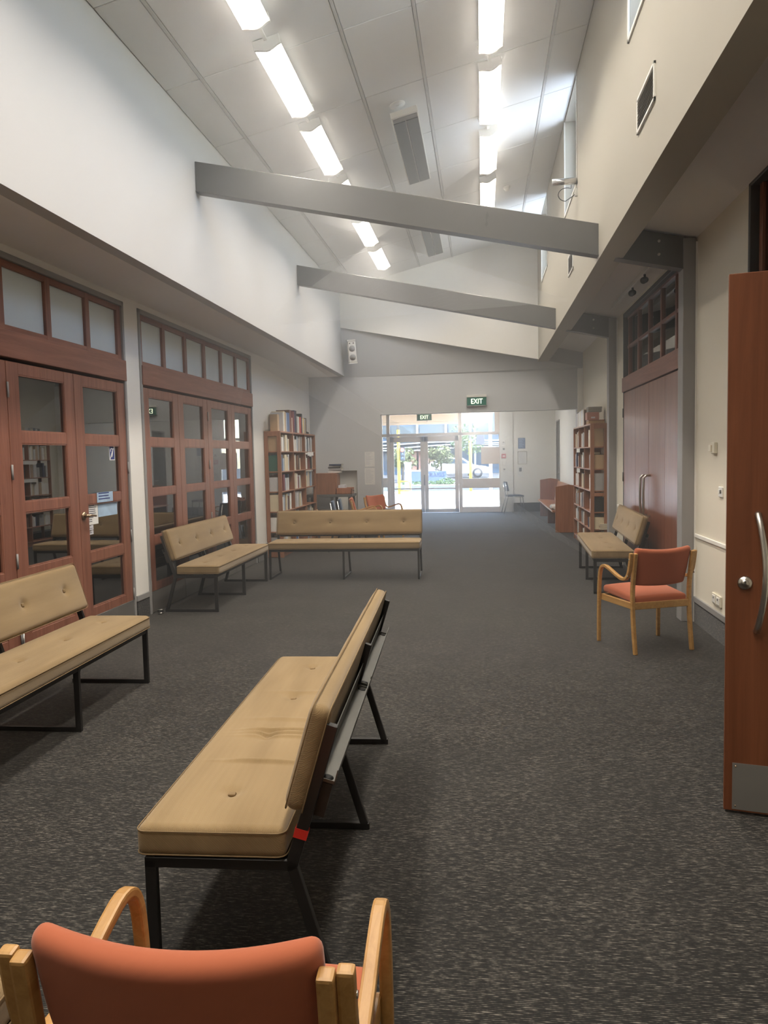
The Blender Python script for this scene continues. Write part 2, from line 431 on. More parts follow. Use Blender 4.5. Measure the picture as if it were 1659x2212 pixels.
def dup(root, loc, rotz, label=None, group=None, skip=()):
    r = root.copy(); COL.objects.link(r); r.location = loc; r.rotation_euler = (0,0,rotz)
    if label: r['label'] = label
    if group: r['group'] = group
    for ch in list(root.children):
        if ch.name.split('.')[0] in skip: continue
        c = ch.copy(); COL.objects.link(c); c.parent = r
        for g in list(ch.children):
            d = g.copy(); COL.objects.link(d); d.parent = c
    return r

def copyto(o, parent, loc=None, rot=None):
    c = o.copy(); COL.objects.link(c); c.parent = parent
    if loc is not None: c.location = loc
    if rot is not None: c.rotation_euler = rot
    for g in list(o.children):
        d = g.copy(); COL.objects.link(d); d.parent = c
    return c

def text(name, body, size, mat, parent, loc, rot, ext=0.002, sx=1.0, align='CENTER'):
    cu = bpy.data.curves.new(name, 'FONT'); cu.body = body; cu.size = size; cu.extrude = ext; cu.align_x = align; cu.align_y = 'CENTER'
    tmp = bpy.data.objects.new(name, cu); COL.objects.link(tmp)
    dg = bpy.context.evaluated_depsgraph_get()
    me = bpy.data.meshes.new_from_object(tmp.evaluated_get(dg))
    bpy.data.objects.remove(tmp)
    me.materials.clear(); me.materials.append(mat)
    o = bpy.data.objects.new(name, me); COL.objects.link(o); o.parent = parent
    o.location = loc; o.rotation_euler = rot; o.scale = (sx, 1, 1)
    return o

def wallboxes(mb, axis, a0, a1, u0, u1, z0, z1, holes):
    """solid wall between a0,a1 on axis, spanning u0..u1 and z0..z1, with rectangular holes (u0,u1,z0,z1)"""
    us = sorted({u0, u1, *[h[0] for h in holes], *[h[1] for h in holes]}); zs = sorted({z0, z1, *[h[2] for h in holes], *[h[3] for h in holes]})
    us = [u for u in us if u0 <= u <= u1]; zs = [z for z in zs if z0 <= z <= z1]
    for i in range(len(us)-1):
        j = 0
        while j < len(zs)-1:
            def hole(jj):
                um = (us[i]+us[i+1])/2; zm = (zs[jj]+zs[jj+1])/2
                return any(h[0] < um < h[1] and h[2] < zm < h[3] for h in holes)
            if hole(j): j += 1; continue
            k = j
            while k+1 < len(zs)-1 and not hole(k+1): k += 1
            if axis == 'X': mb.box(a0, a1, us[i], us[i+1], zs[j], zs[k+1])
            else: mb.box(us[i], us[i+1], a0, a1, zs[j], zs[k+1])
            j = k+1
    return mb

# ------------------------------------------------------------------ the room shell
XL, XR = -3.35, 1.88          # side walls of the hall
XBL, XBR = -2.638, 1.042      # faces of the raised lantern
YE = 14.87                    # end wall with the opening to the entrance
YG = 20.6                     # entrance glazing
YB = -3.0                     # wall behind the camera
ZS = 3.107                    # left soffit
SLOPE = (5.55-4.68)/(XBR-XBL)
def zc(x): return 4.68 + SLOPE*(x-XBL)
def zbeam(x): return 4.067 - 0.2135*(x-XBL)

fl = structure('floor', B(-3.5, 2.1, YB-0.15, YG+0.05, -0.12, 0.0), CARPET)

# left wall: two glazed door sets
D1 = (3.27, 7.0, 0.0, 3.05); D2 = (7.31, 11.04, 0.0, 3.05)
structure('wall_left', wallboxes(MB(), 'X', XL-0.16, XL, YB, YE, 0, 3.25, [D1, D2]), PAINT)
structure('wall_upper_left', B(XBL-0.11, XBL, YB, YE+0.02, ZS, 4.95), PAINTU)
structure('ceiling_left', B(XL-0.16, XBL-0.112, YB, YE+0.02, ZS, ZS+0.06), SOFFIT)
# right wall: double timber door, open doorway near the camera
D3 = (7.50, 10.72, 0.0, 3.36); D5 = (3.08, 5.83, 0.0, 3.42)
structure('wall_right', wallboxes(MB(), 'X', XR, XR+0.16, YB, YE, 0, 3.7, [D3, D5]), PAINTR)
CW = [(4.45, 5.70, 4.39, 5.50), (8.66, 9.84, 4.43, 5.53), (12.44, 13.54, 4.46, 5.55)]
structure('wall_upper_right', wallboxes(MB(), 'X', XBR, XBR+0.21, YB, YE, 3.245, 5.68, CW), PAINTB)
structure('ceiling_right', MB().prism([(XBR+0.10, 3.555), (XR+0.16, 3.355), (XR+0.16, 3.43), (XBR+0.10, 3.63)], 'Y', YB, YE), SOFFIT)
# end of the lantern, raked board under it, and the end wall
structure('wall_lantern_end', MB().prism([(XBL-0.05, zbeam(XBL-0.05)-0.08), (XBR+0.05, zbeam(XBR+0.05)-0.02), (XBR+0.05, zc(XBR)+0.1), (XBL-0.05, zc(XBL)+0.1)], 'Y', 14.55, 14.63), PAINT)  # same paint as the other lantern walls, lightened to put light into the colour
rk = MB()
zt = lambda x: 3.985 - 0.1975*(x-XBL)
rk._add([(XBL, YE, 3.08), (XR, YE, 3.08), (XBL, 14.56, zt(XBL)+0.02), (XR, 14.83, zt(XR)+0.03),
         (XBL, YE+0.1, 3.08), (XR, YE+0.1, 3.08), (XBL, YE+0.1, zt(XBL)+0.02), (XR, YE+0.1, zt(XR)+0.03)],
        [(0,1,3,2),(4,6,7,5),(0,4,5,1),(2,3,7,6),(0,2,6,4),(1,5,7,3)])
structure('wall_end_raked', rk, PAINTG)
NICHE = (-2.82, -2.435, 0.0, 1.278)
OPEN = (-1.957, 1.765, 0.0, 2.345)
structure('wall_end', wallboxes(MB(), 'Y', YE, YE+0.17, XL-0.1, XR+0.1, 0, 4.12, [NICHE, OPEN]), PAINTG)
structure('roof_end', B(XL-0.2, XR+0.3, 14.6, YE+0.4, 4.12, 4.2), ROOFM)
structure('wall_niche_back', B(-2.9, -2.35, YE+0.14, YE+0.19, 0, 1.4), PAINT)
structure('wall_rear', B(XL-0.2, XR+0.4, YB-0.15, YB, 0, 5.8), PAINT)
structure('trim_1', B(XR-0.10, XR, YE-0.06, YE, 0, 3.10), PAINT, 0.004)      # pilaster beside the opening
# vestibule
structure('wall_vestibule_left', B(-3.1, -3.0, YE+0.17, YG+0.1, 0, 2.9), PAINT)
structure('wall_vestibule_right', wallboxes(MB(), 'X', 1.90, 2.05, YE+0.17, YG+0.15, 0, 2.9, [(19.45, 20.25, 0, 2.33)]), PAINT)
structure('ceiling_vestibule', B(-3.1, 2.05, YE+0.17, YG+0.15, 2.70, 2.78), PAINT)
structure('wall_vestibule_end', B(0.455, 2.05, YG, YG+0.15, 0, 2.75), PAINT)
structure('trim_2', B(0.455, 0.80, YG-0.05, YG, 0, 2.70), WHITEP, 0.004)     # boxed pier beside the glazing
structure('baseboard_vestibule', B(0.81, 1.9, YG-0.02, YG, 0, 0.235), CARPETW)

# lantern ceiling: base slab, panels and battens laid on its slope
CANG = -math.atan(SLOPE)
def slope_matrix(x, y, off=0.0):
    """frame lying on the ceiling's underside at x,y: local -z points down off the slope"""
    n = Vector((-SLOPE, 0, 1)).normalized()
    p = Vector((x, y, zc(x))) - n*off
    return Matrix.Translation(p) @ Matrix.Rotation(CANG, 4, 'Y')
cbase = MB(); cbase.xf = None
cbase.prism([(XBL-0.3, zc(XBL-0.3)+0.03), (XBR+0.5, zc(XBR+0.5)+0.03), (XBR+0.5, zc(XBR+0.5)+0.16), (XBL-0.3, zc(XBL-0.3)+0.16)], 'Y', YB, 14.7)
ceil = structure('ceiling', cbase, CEILP)
GX = [XBL, -2.312, -1.110, -0.507, 0.705, XBR]
GY = [14.55] + [13.84 - 1.2235*k for k in range(14)]
K = math.sqrt(1 + SLOPE*SLOPE)
panel_mesh = {}
for i in range(5):
    x0, x1 = GX[i], GX[i+1]; w = (x1-x0)*K
    for j in range(len(GY)-1):
        y1, y0 = GY[j], GY[j+1]
        if y1 < YB + 0.2: continue
        key = (i, j == 0)
        if key not in panel_mesh:
            m_ = MB().box(0.006 if i == 0 else 0.016, w - (0.004 if i == 4 else 0.016), 0.004, (y1-y0) - 0.004, 0.0, 0.028)
            o = m_.build('ceiling_panel', CEILP, ceil, 0.004); panel_mesh[key] = o
        else:
            o = panel_mesh[key].copy(); COL.objects.link(o)
        o.matrix_local = slope_matrix(x0, y0)
for x in GX[1:5]:
    o = MB().box(-0.013, 0.013, 0, 14.55-YB, -0.004, 0.03).build('ceiling_batten', TRIMG2, ceil, 0.002)
    o.matrix_local = slope_matrix(x, YB)
# outside roofs
structure('roof_left', B(XL-4.2, XBL-0.05, YB, YE, 3.32, 3.42), ROOFM)
structure('roof_right', B(XBR+0.21, 8.0, YB, YE, 3.95, 4.10), ROOFM)
structure('roof_sun_blocker', B(XBR+0.15, XBR+0.80, YB, YE, 5.69, 5.76), ROOFM)  # unseen overhang added to keep direct sun out of the high windows

# grey steel frames: sloping beams with their columns
def beam(name_y, label):
    mb = MB()
    mb.prism([(XBL, zbeam(XBL)), (XR-0.11, zbeam(XR-0.11)), (XR-0.11, zbeam(XR-0.11)+0.272), (XBL, zbeam(XBL)+0.272)], 'Y', name_y, name_y+0.10)
    o = structure('beam', mb, GREYP, 0.004, label=label)
    MB().prism([(XBL+0.003, zbeam(XBL)-0.006), (XR-0.12, zbeam(XR-0.12)-0.006), (XR-0.12, zbeam(XR-0.12)), (XBL+0.003, zbeam(XBL))], 'Y', name_y-0.012, name_y+0.112).build('flange', GREYP, o)
    for dz in (0.085, 0.2):
        MB().cyl((1.555, name_y-0.012, zbeam(1.555)+dz), (1.555, name_y+0.01, zbeam(1.555)+dz), 0.013, 10).build('bolt', STEEL, o)
    c = MB().box(XR-0.12, XR-0.015, name_y-0.01, name_y+0.16, 0, 3.385)
    co = structure('column', c, TRIMG, 0.004, label=label.replace('beam', 'column').replace('crossing', 'standing below'))
    B(XR-0.015, XR, name_y-0.012, name_y+0.19, 0, 3.35).build('cover_strip', WHITEP, co)
    return o
b1 = beam(7.14, 'nearer grey steel beam crossing the raised ceiling well')
b2 = beam(11.14, 'farther grey steel beam crossing the raised ceiling well')
MB().prism([(0.03, 0), (0.05, 0.03), (0.035, 0.06), (0.055, 0.1), (0.04, 0.14), (0.025, 0.1), (0.03, 0.05), (0.015, 0.02)], 'Y', 7.1385, 7.1395).build('chipped_paint_patch', DARKTRIM, b1).location = (0.03, 0, zbeam(0.03)+0.08)

# ------------------------------------------------------------------ skirtings and small wall trims
def skirt(name, mb_boxes):
    mb = MB()
    for b_ in mb_boxes: mb.box(*b_)
    return structure(name, mb, CARPETW)
skirt('baseboard_left', [(XL, XL+0.012, YB, D1[0]-0.04, 0, 0.205), (XL, XL+0.012, D1[1]+0.02, D2[0]-0.02, 0, 0.19), (XL, XL+0.012, D2[1]+0.03, YE, 0, 0.205)])
sl_ = MB(); sl_.box(XL, XL+0.018, YB, D1[0]-0.04, 0.205, 0.24).box(XL, XL+0.018, D1[1]+0.02, D2[0]-0.02, 0.19, 0.245).box(XL, XL+0.018, D2[1]+0.03, YE, 0.205, 0.24)
structure('trim_3', sl_, TRIMG, 0.003)
skirt('baseboard_right', [(XR-0.012, XR, 5.86, 7.12, 0, 0.185), (XR-0.012, XR, 10.76, 11.12, 0, 0.2), (XR-0.012, XR, 11.32, YE, 0, 0.2), (XR-0.012, XR, YB, 3.0, 0, 0.185)])
structure('trim_4', MB().box(XR-0.018, XR, 5.86, 7.12, 0.185, 0.235).box(XR-0.018, XR, 10.76, 11.12, 0.2, 0.235).box(XR-0.018, XR, 11.32, YE, 0.2, 0.235), TRIMG, 0.003)
structure('trim_5', MB().box(XR-0.014, XR, 5.86, 7.12, 0.765, 0.80).box(XR-0.014, XR, 10.76, 11.12, 0.765, 0.80), PAINT, 0.004)   # dado rail
structure('baseboard_end', MB().box(XL, NICHE[0], YE-0.012, YE, 0, 0.2).box(NICHE[1], OPEN[0], YE-0.012, YE, 0, 0.2), CARPETW)

# ------------------------------------------------------------------ left glazed door sets
def glazed_leaf(root, y0, y1, first=True):
    """one door leaf of four panes; origin of the set is the wall face, panes face +x"""
    w = y1-y0; st = 0.145
    zs = [(0.295, 0.69), (0.78, 1.192), (1.268, 1.70), (1.787, 2.20)]
    mb = MB()
    mb.box(XL-0.045, XL-0.002, y0+0.003, y0+st, 0.22, 2.285).box(XL-0.045, XL-0.002, y1-st, y1-0.003, 0.22, 2.285)
    rails = [0.22] + [v for z in zs for v in z] + [2.285]
    for a in range(0, len(rails), 2):
        mb.box(XL-0.044, XL-0.003, y0+st, y1-st, rails[a], rails[a+1])
    leaf = mb.build('door_leaf', DOORW, root, 0.002)
    for z0, z1 in zs:
        B(XL-0.030, XL-0.024, y0+st-0.004, y1-st+0.004, z0-0.004, z1+0.004).build('glass_pane', GLASS, leaf)
        g = MB()
        for q in ((y0+st, y0+st+0.009, z0, z1), (y1-st-0.009, y1-st, z0, z1), (y0+st, y1-st, z0, z0+0.009), (y0+st, y1-st, z1-0.009, z1)):
            g.box(XL-0.022, XL-0.006, *q)
        g.build('glazing_bead', DOORW, leaf)
    B(XL-0.046, XL+0.001, y0+0.006, y1-0.006, 0.006, 0.219).build('kick_plate', KICK, leaf, 0.001)
    return leaf

def hinge(parent, y, z):
    return MB().cyl((XL+0.006, y, z-0.055), (XL+0.006, y, z+0.055), 0.0065, 8).build('hinge', TRIMG, parent)

def door_set(name, y0, y1, label, visible_from):
    rt = sroot(name, label)
    a, b_ = y0+0.045, y1-0.035
    # outer frame and header board
    fr = MB()
    fr.box(XL-0.12, XL+0.012, y0, y0+0.045, 0, 3.05).box(XL-0.12, XL+0.012, y1-0.035, y1, 0, 3.05).box(XL-0.12, XL+0.012, y0, y1, 3.005, 3.05)
    fr.build('frame', TRIMG, rt, 0.003)
    B(XL-0.09, XL+0.022, y0+0.03, y1-0.012, 2.308, 2.50).build('header_board', DOORH, rt, 0.003)
    bays = 6
    for i in range(7):
        y = a + (b_-a)*i/6
        y = min(max(y, a+0.03), b_-0.03)
        B(XL-0.07, XL-0.01, y-0.035, y+0.035, 2.50, 3.005).build('mullion', DOORW, rt, 0.003)
    MB().box(XL-0.07, XL-0.012, a, b_, 2.955, 3.005).box(XL-0.07, XL-0.012, a, b_, 2.50, 2.545).build('transom_rail', DOORH, rt, 0.003)
    for i in range(6):
        ya = a + (b_-a)*i/6; yb = a + (b_-a)*(i+1)/6
        B(XL-0.045, XL-0.037, ya+0.02, yb-0.02, 2.53, 2.97).build('frosted_pane', FROST, rt)
    lw = (b_-a)/4
    leaves = []
    for i in range(4):
        if a + lw*(i+1) < visible_from: continue
        leaves.append(glazed_leaf(rt, a+lw*i, a+lw*(i+1)))
    for i in range(4):
        if a + lw*(i+1) < visible_from: continue
        yh = a+lw*i+0.002 if i % 2 == 0 else a+lw*(i+1)-0.002
        for z in (0.28, 0.845, 1.49, 2.08): hinge(rt, yh, z)
    return rt, leaves, a, lw

ds1, lv1, a1_, lw1 = door_set('door_1', D1[0], D1[1], 'nearer set of red-brown glazed double doors with frosted transom panes', 4.0)
ds2, lv2, a2_, lw2 = door_set('door_2', D2[0], D2[1], 'farther set of red-brown glazed double doors with frosted transom panes', 0.0)
# lever handle on the last leaf of the nearer set, bolt at the foot of its neighbour
hd = MB(); yh = 6.105
hd.cyl((XL-0.004, yh, 1.10), (XL+0.012, yh, 1.10), 0.033, 18)
hd.cyl((XL+0.01, yh, 1.10), (XL+0.05, yh, 1.10), 0.014, 12)
hd.tube([(XL+0.05, yh-0.008, 1.10), (XL+0.052, yh+0.03, 1.10), (XL+0.05, yh+0.08, 1.096), (XL+0.046, yh+0.125, 1.09)], [0.013, 0.012, 0.010, 0.009], 10)
hd.build('lever_handle', BRASS, lv1[-1])
MB().cyl((XL+0.008, 5.16, 0.10), (XL+0.008, 5.16, 0.33), 0.007, 8).build('flush_bolt', STEEL, lv1[-2])

# door stop, room behind the doors
st_ = thing('door_stop', 'small black rubber door stop with pale band on carpet by the glazed doors', 'door stop', (-3.26, 7.36, 0))
MB().cyl((0,0,0), (0,0,0.05), 0.027, 16).build('rubber_body', BLACKR, st_)
MB().cyl((0,0,0.006), (0,0,0.016), 0.028, 16).cyl((0,0,0.042), (0,0,0.049), 0.028, 16).build('metal_band', STEEL, st_)
side = MB()
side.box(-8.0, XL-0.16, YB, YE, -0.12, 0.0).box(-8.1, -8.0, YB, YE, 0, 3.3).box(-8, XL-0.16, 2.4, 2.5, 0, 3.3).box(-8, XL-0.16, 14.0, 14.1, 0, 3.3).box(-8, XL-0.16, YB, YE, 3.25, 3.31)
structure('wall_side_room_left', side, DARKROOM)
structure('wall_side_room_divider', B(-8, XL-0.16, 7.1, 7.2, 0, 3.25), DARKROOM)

# notices on the nearer glazed leaf
def sheet(name, label, cat, y0, y1, z0, z1, mat, x=XL-0.0225, lines=0, group=None, lc=INK, tilt=0):
    o = thing(name, label, cat, (x, (y0+y1)/2, (z0+z1)/2), 0, group)
    w, h = (y1-y0)/2, (z1-z0)/2
    B(-0.0008, 0.0008, -w, w, -h, h).build('paper', mat, o)
    if lines:
        mb = MB()
        rnd = random.Random(int(y0*1000) + lines)
        for i in range(lines):
            z = h*0.82 - i*(h*1.7/lines)
            mb.box(0.0009, 0.0013, -w*0.82, -w*0.82 + w*1.6*rnd.uniform(0.45, 1.0), z-h*0.35/lines, z+h*0.35/lines)
        mb.build('printed_lines', lc, o)
    o.rotation_euler = (tilt, 0, 0)
    return o
es = sheet('hearing_loop_sticker', 'blue and white ear sticker on the upper corner of the glazed door', 'sticker', 6.655, 6.757, 1.565, 1.70, PAPER)
B(0.0009, 0.0014, -0.044, 0.044, -0.060, 0.060).build('blue_field', BLUEP, es)
ear = MB(); pts = []
for k in range(11):
    t = R(205 - 25*k)
    pts.append((0.002, -0.008 + 0.020*math.cos(t), 0.018 + 0.022*math.sin(t)))
pts += [(0.002, 0.004, -0.012), (0.002, -0.002, -0.030), (0.002, -0.014, -0.038)]
ear.tube(pts, 0.0038, 6)
ear.ribbon([(-0.042, -0.058), (0.0, 0.0), (0.042, 0.058)], 0.0014, 0.0018, 0.012, 'X')
ear.build('ear_symbol', PAPER, es)
sheet('notice', 'pale blue landscape notice taped across the rail of the glazed door', 'notice', 6.35, 6.64, 1.195, 1.283, SKYP, XL-0.0005, 3, lc=BLUEP)
sheet('notice', 'bright blue-white sky picture fixed on the third pane of the glazed door', 'notice', 6.40, 6.755, 1.065, 1.19, SKYP, XL-0.0225)
sheet('notice', 'white printed timetable behind the bronze lever handle of the glazed door', 'notice', 6.175, 6.39, 1.01, 1.192, PAPER, XL-0.020, 9)
sheet('notice', 'small pale slip below the timetable on the glazed door', 'notice', 6.18, 6.30, 0.965, 1.006, PAPERG, XL-0.0215, 3)
sheet('notice', 'lowest small slip under the pale slip on the glazed door', 'notice', 6.18, 6.30, 0.925, 0.96, PAPERG, XL-0.0225, 2)

# ------------------------------------------------------------------ right double timber door with glazed transom
d3 = sroot('door_3', 'closed double timber door with vertical boards and tall steel pull handles')
MB().box(XR-0.005, XR+0.14, 7.50, 7.535, 0, 3.36).box(XR+0.0, XR+0.14, 10.685, 10.72, 0, 3.36).box(XR, XR+0.14, 7.50, 10.72, 3.31, 3.36).build('frame', DARKTRIM, d3, 0.003)
B(XR-0.012, XR+0.06, 7.52, 10.74, 2.325, 2.515).build('header_board', DOORH, d3, 0.004)
for (y0, y1) in ((7.545, 9.11), (9.114, 10.675)):
    w = (y1-y0)/2
    leaf = B(XR+0.008, XR+0.05, y0, y1, 0.24, 2.315).build('door_leaf', DOORV, d3, 0.002)
    for k in range(2):
        B(XR+0.002, XR+0.009, y0+w*k+0.003, y0+w*(k+1)-0.003, 0.245, 2.31).build('board', DOORV, leaf, 0.001)
    B(XR, XR+0.052, y0+0.004, y1-0.004, 0.008, 0.238).build('kick_plate', KICK, leaf, 0.001)
    yh = 9.02 if y0 < 9 else 9.20
    MB().tube([(XR+0.004, yh, 1.262), (XR-0.045, yh, 1.262), (XR-0.072, yh, 1.235), (XR-0.076, yh, 1.05), (XR-0.072, yh, 0.83), (XR-0.045, yh, 0.80), (XR+0.004, yh, 0.80)], 0.013, 10).build('pull_handle', STEEL, leaf)
for z in (0.55, 1.2, 2.05):
    MB().cyl((XR-0.004, 10.682, z-0.06), (XR-0.004, 10.682, z+0.06), 0.011, 8).build('hinge', DARKTRIM, d3)
ym = [7.56, 8.10, 8.75, 9.37, 9.99, 10.60]
for y in ym: B(XR+0.05, XR+0.10, y-0.028, y+0.028, 2.515, 3.31).build('muntin', DOORW, d3, 0.003)
for z in (2.53, 2.92, 3.30): B(XR+0.052, XR+0.098, 7.53, 10.69, z-0.02, z+0.02).build('transom_rail', DOORH, d3, 0.003)
for i in range(5):
    for z0, z1 in ((2.54, 2.91), (2.93, 3.29)):
        B(XR+0.072, XR+0.078, ym[i]+0.02, ym[i+1]-0.02, z0, z1).build('glass_pane', GLASS, d3)
# room behind it
rr = MB()
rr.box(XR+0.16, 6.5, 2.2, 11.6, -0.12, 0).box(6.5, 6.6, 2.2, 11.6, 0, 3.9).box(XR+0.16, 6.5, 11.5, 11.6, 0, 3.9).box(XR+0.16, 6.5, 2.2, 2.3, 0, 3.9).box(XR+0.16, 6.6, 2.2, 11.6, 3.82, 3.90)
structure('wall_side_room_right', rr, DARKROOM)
rl = thing('strip_light', 'slim white strip light seen through the panes over the timber door', 'ceiling light', (2.75, 9.2, 3.62))
B(-0.05, 0.05, -1.3, 1.3, 0.02, 0.16).build('housing', WHITEP, rl)
B(-0.04, 0.04, -1.28, 1.28, 0.0, 0.02).build('diffuser', emitter('strip_diffuser', (1, 0.95, 0.86), 3.0), rl)
# track with two spotlights along the soffit above the door
tk = thing('track_light', 'pale lighting track with black spotlight under the soffit above the timber door', 'track light', (1.70, 9.0, 3.405))
MB().box(-0.018, 0.018, -1.3, 1.5, -0.03, 0.02).build('track', WHITEP, tk, 0.003)
for yy in (-0.55, 0.1):
    h = MB(); h.cyl((0, yy, -0.03), (0, yy, -0.06), 0.012, 8); h.cyl((-0.02, yy-0.04, -0.10), (0.02, yy+0.05, -0.075), 0.035, 14, 0.03)
    h.build('spotlight', BLACKR, tk)

# ------------------------------------------------------------------ open doorway and door leaf near the camera on the right
d5 = sroot('door_5', 'dark doorway in the right-hand wall, its leaf standing open into the hall')
MB().box(XR-0.004, XR+0.14, 5.79, 5.83, 0, 3.42).box(XR-0.004, XR+0.14, 3.08, 3.12, 0, 3.42).box(XR-0.004, XR+0.14, 3.08, 5.83, 3.37, 3.42).build('frame', DARKTRIM, d5, 0.003)
B(XR-0.01, XR+0.06, 3.1, 5.80, 2.325, 2.515).build('header_board', DOORH, d5, 0.004)
for y in (5.74, 5.2, 4.5, 3.8, 3.16): B(XR+0.05, XR+0.10, y-0.028, y+0.028, 2.515, 3.37).build('muntin', DOORW, d5, 0.003)
for i, (ya, yb) in enumerate(((3.16, 3.8), (3.8, 4.5), (4.5, 5.2), (5.2, 5.74))):
    B(XR+0.072, XR+0.078, ya+0.02, yb-0.02, 2.52, 3.37).build('glass_pane', GLASS, d5)
lf = thing('open_door', 'open plain mahogany door leaf with bow pull handle and steel kick plate', 'door', (1.003, 3.338, 0), R(-13.5))
lf['kind'] = 'structure'; lf.name = 'door_6'
del lf['category']
leaf = B(0, 0.90, 0, 0.042, 0.012, 2.255).build('door_leaf', LEAFW, lf, 0.002)
B(0.032, 0.87, -0.0015, 0.0005, 0.02, 0.222).build('kick_plate', KICK, leaf)
for z in (0.035, 0.207): MB().cyl((0.045, -0.003, z), (0.045, 0.0, z), 0.004, 8).build('screw', BRASS, leaf)
bow = []
for k in range(17):
    t = k/16.0
    bow.append((0.118, -0.012 - 0.062*math.sin(PI*t)**0.75, 1.275 - 0.48*t))
# the handle bows sideways as well as outwards
bow = [(0.118 + 0.026*math.sin(PI*k/16), p[1], p[2]) for k, p in enumerate(bow)]
MB().tube([(0.118, 0.004, 1.278)] + bow + [(0.118, 0.004, 0.792)], 0.0135, 12).build('bow_handle', STEEL, leaf)
lk = MB(); lk.cyl((0.072, -0.010, 0.992), (0.072, 0.001, 0.992), 0.0255, 24, 0.029); lk.cyl((0.072, -0.013, 0.992), (0.072, -0.009, 0.992), 0.016, 20)
lko = lk.build('lock_cylinder', STEEL, leaf)
MB().cyl((0.072, -0.0145, 0.998), (0.072, -0.012, 0.998), 0.004, 8).box(0.0705, 0.0735, -0.0145, -0.012, 0.984, 0.998).build('keyhole', BLACKR, leaf)

# ------------------------------------------------------------------ entrance glazing (doors in the far vestibule)
eg = sroot('door_4', 'pale framed glazed entrance doors and sidelights with bright street behind')
XE0, XE1 = -2.72, 0.455
tr = MB()
y0, y1 = YG-0.05, YG+0.05
tr.box(XE0-0.3, XE0+0.06, y0, y1, 0, 2.66)
tr.box(-2.545, -2.46, y0, y1, 0, 2.66)                 # post left of the doors
tr.box(-0.625, -0.535, y0, y1, 0, 2.66)                # post right of the doors
tr.box(0.435, XE1, y0, y1, 0, 2.66)
tr.box(XE0, XE1, y0, y1, 2.05, 2.125).box(XE0, XE1, y0, y1, 2.63, 2.72)
tr.box(-0.535, 0.435, y0, y1, 0, 0.145).box(-0.535, 0.435, y0, y1, 0.645, 0.90)
tr.box(XE0, -2.545, y0, y1, 0, 0.145).box(XE0, -2.545, y0, y1, 0.70, 0.95)
tr.build('frame', ENTRYF, eg, 0.006)
B(0.33, 0.435, y0, y1, 2.125, 2.63).build('reveal_panel', ENTRYF, eg, 0.004)
for (a, b_, c, d) in ((-2.66, -2.545, 0.145, 0.70), (-2.66, -2.545, 0.95, 2.05), (-2.66, -2.545, 2.125, 2.63), (-2.46, -0.625, 2.125, 2.63), (-0.535, 0.33, 2.125, 2.63), (-0.535, 0.435, 0.90, 2.05), (-0.535, 0.435, 0.145, 0.645)):
    B(a, b_, YG-0.004, YG+0.004, c, d).build('glass_pane', GLASSC, eg)
for (a, b_, hy) in ((-2.455, -1.545, -1.60), (-1.54, -0.63, -1.485)):
    m_ = MB(); s_ = 0.10
    m_.box(a, a+s_, YG-0.03, YG+0.03, 0.01, 2.045).box(b_-s_, b_, YG-0.03, YG+0.03, 0.01, 2.045)
    m_.box(a, b_, YG-0.03, YG+0.03, 1.90, 2.045).box(a, b_, YG-0.03, YG+0.03, 0.01, 0.10).box(a, b_, YG-0.03, YG+0.03, 0.635, 0.665)
    lf_ = m_.build('door_leaf', ENTRYF, eg, 0.004)
    for c, d in ((0.10, 0.635), (0.665, 1.90)):
        B(a+s_, b_-s_, YG-0.004, YG+0.004, c, d).build('glass_pane', GLASSC, lf_)
MB().box(-1.555, -1.525, YG-0.06, YG-0.03, 0.74, 1.02).cyl((-1.54, YG-0.1, 0.95), (-1.54, YG-0.03, 0.95), 0.012).build('door_pull', DARKTRIM, eg, 0.003)
B(-0.035, 0.435, YG-0.03, YG-0.012, 1.275, 1.722).build('blanked_board', ENTRYF, eg, 0.002)
setp(eg.children[-1], 'plain grey board fixed over part of the sidelight')

vl = thing('round_ceiling_light', 'round opal ceiling light in the vestibule before the entrance doors', 'ceiling light', (-0.2, 18.6, 2.70))
MB().cyl((0, 0, -0.03), (0, 0, 0), 0.20, 28).build('base_ring', WHITEP, vl)
MB().cyl((0, 0, -0.09), (0, 0, -0.03), 0.15, 28, 0.185).build('opal_diffuser', emitter('opal_diffuser', (1.0, 0.96, 0.90), 100.0), vl)

# narrow door in the right vestibule wall
d7 = sroot('door_7', 'narrow grey door edge-on in the right vestibule wall')
B(1.91, 1.95, 19.47, 20.23, 0.005, 2.31).build('door_leaf', GREYP, d7)
MB().box(1.885, 1.96, 19.44, 19.47, 0, 2.35).box(1.885, 1.96, 20.23, 20.26, 0, 2.35).box(1.885, 1.96, 19.44, 20.26, 2.31, 2.35).build('frame', TRIMG, d7, 0.003)
MB().cyl((1.91, 19.55, 1.02), (1.86, 19.55, 1.02), 0.012).cyl((1.865, 19.55, 1.02), (1.865, 19.66, 1.02), 0.010).build('lever_handle', STEEL, d7)

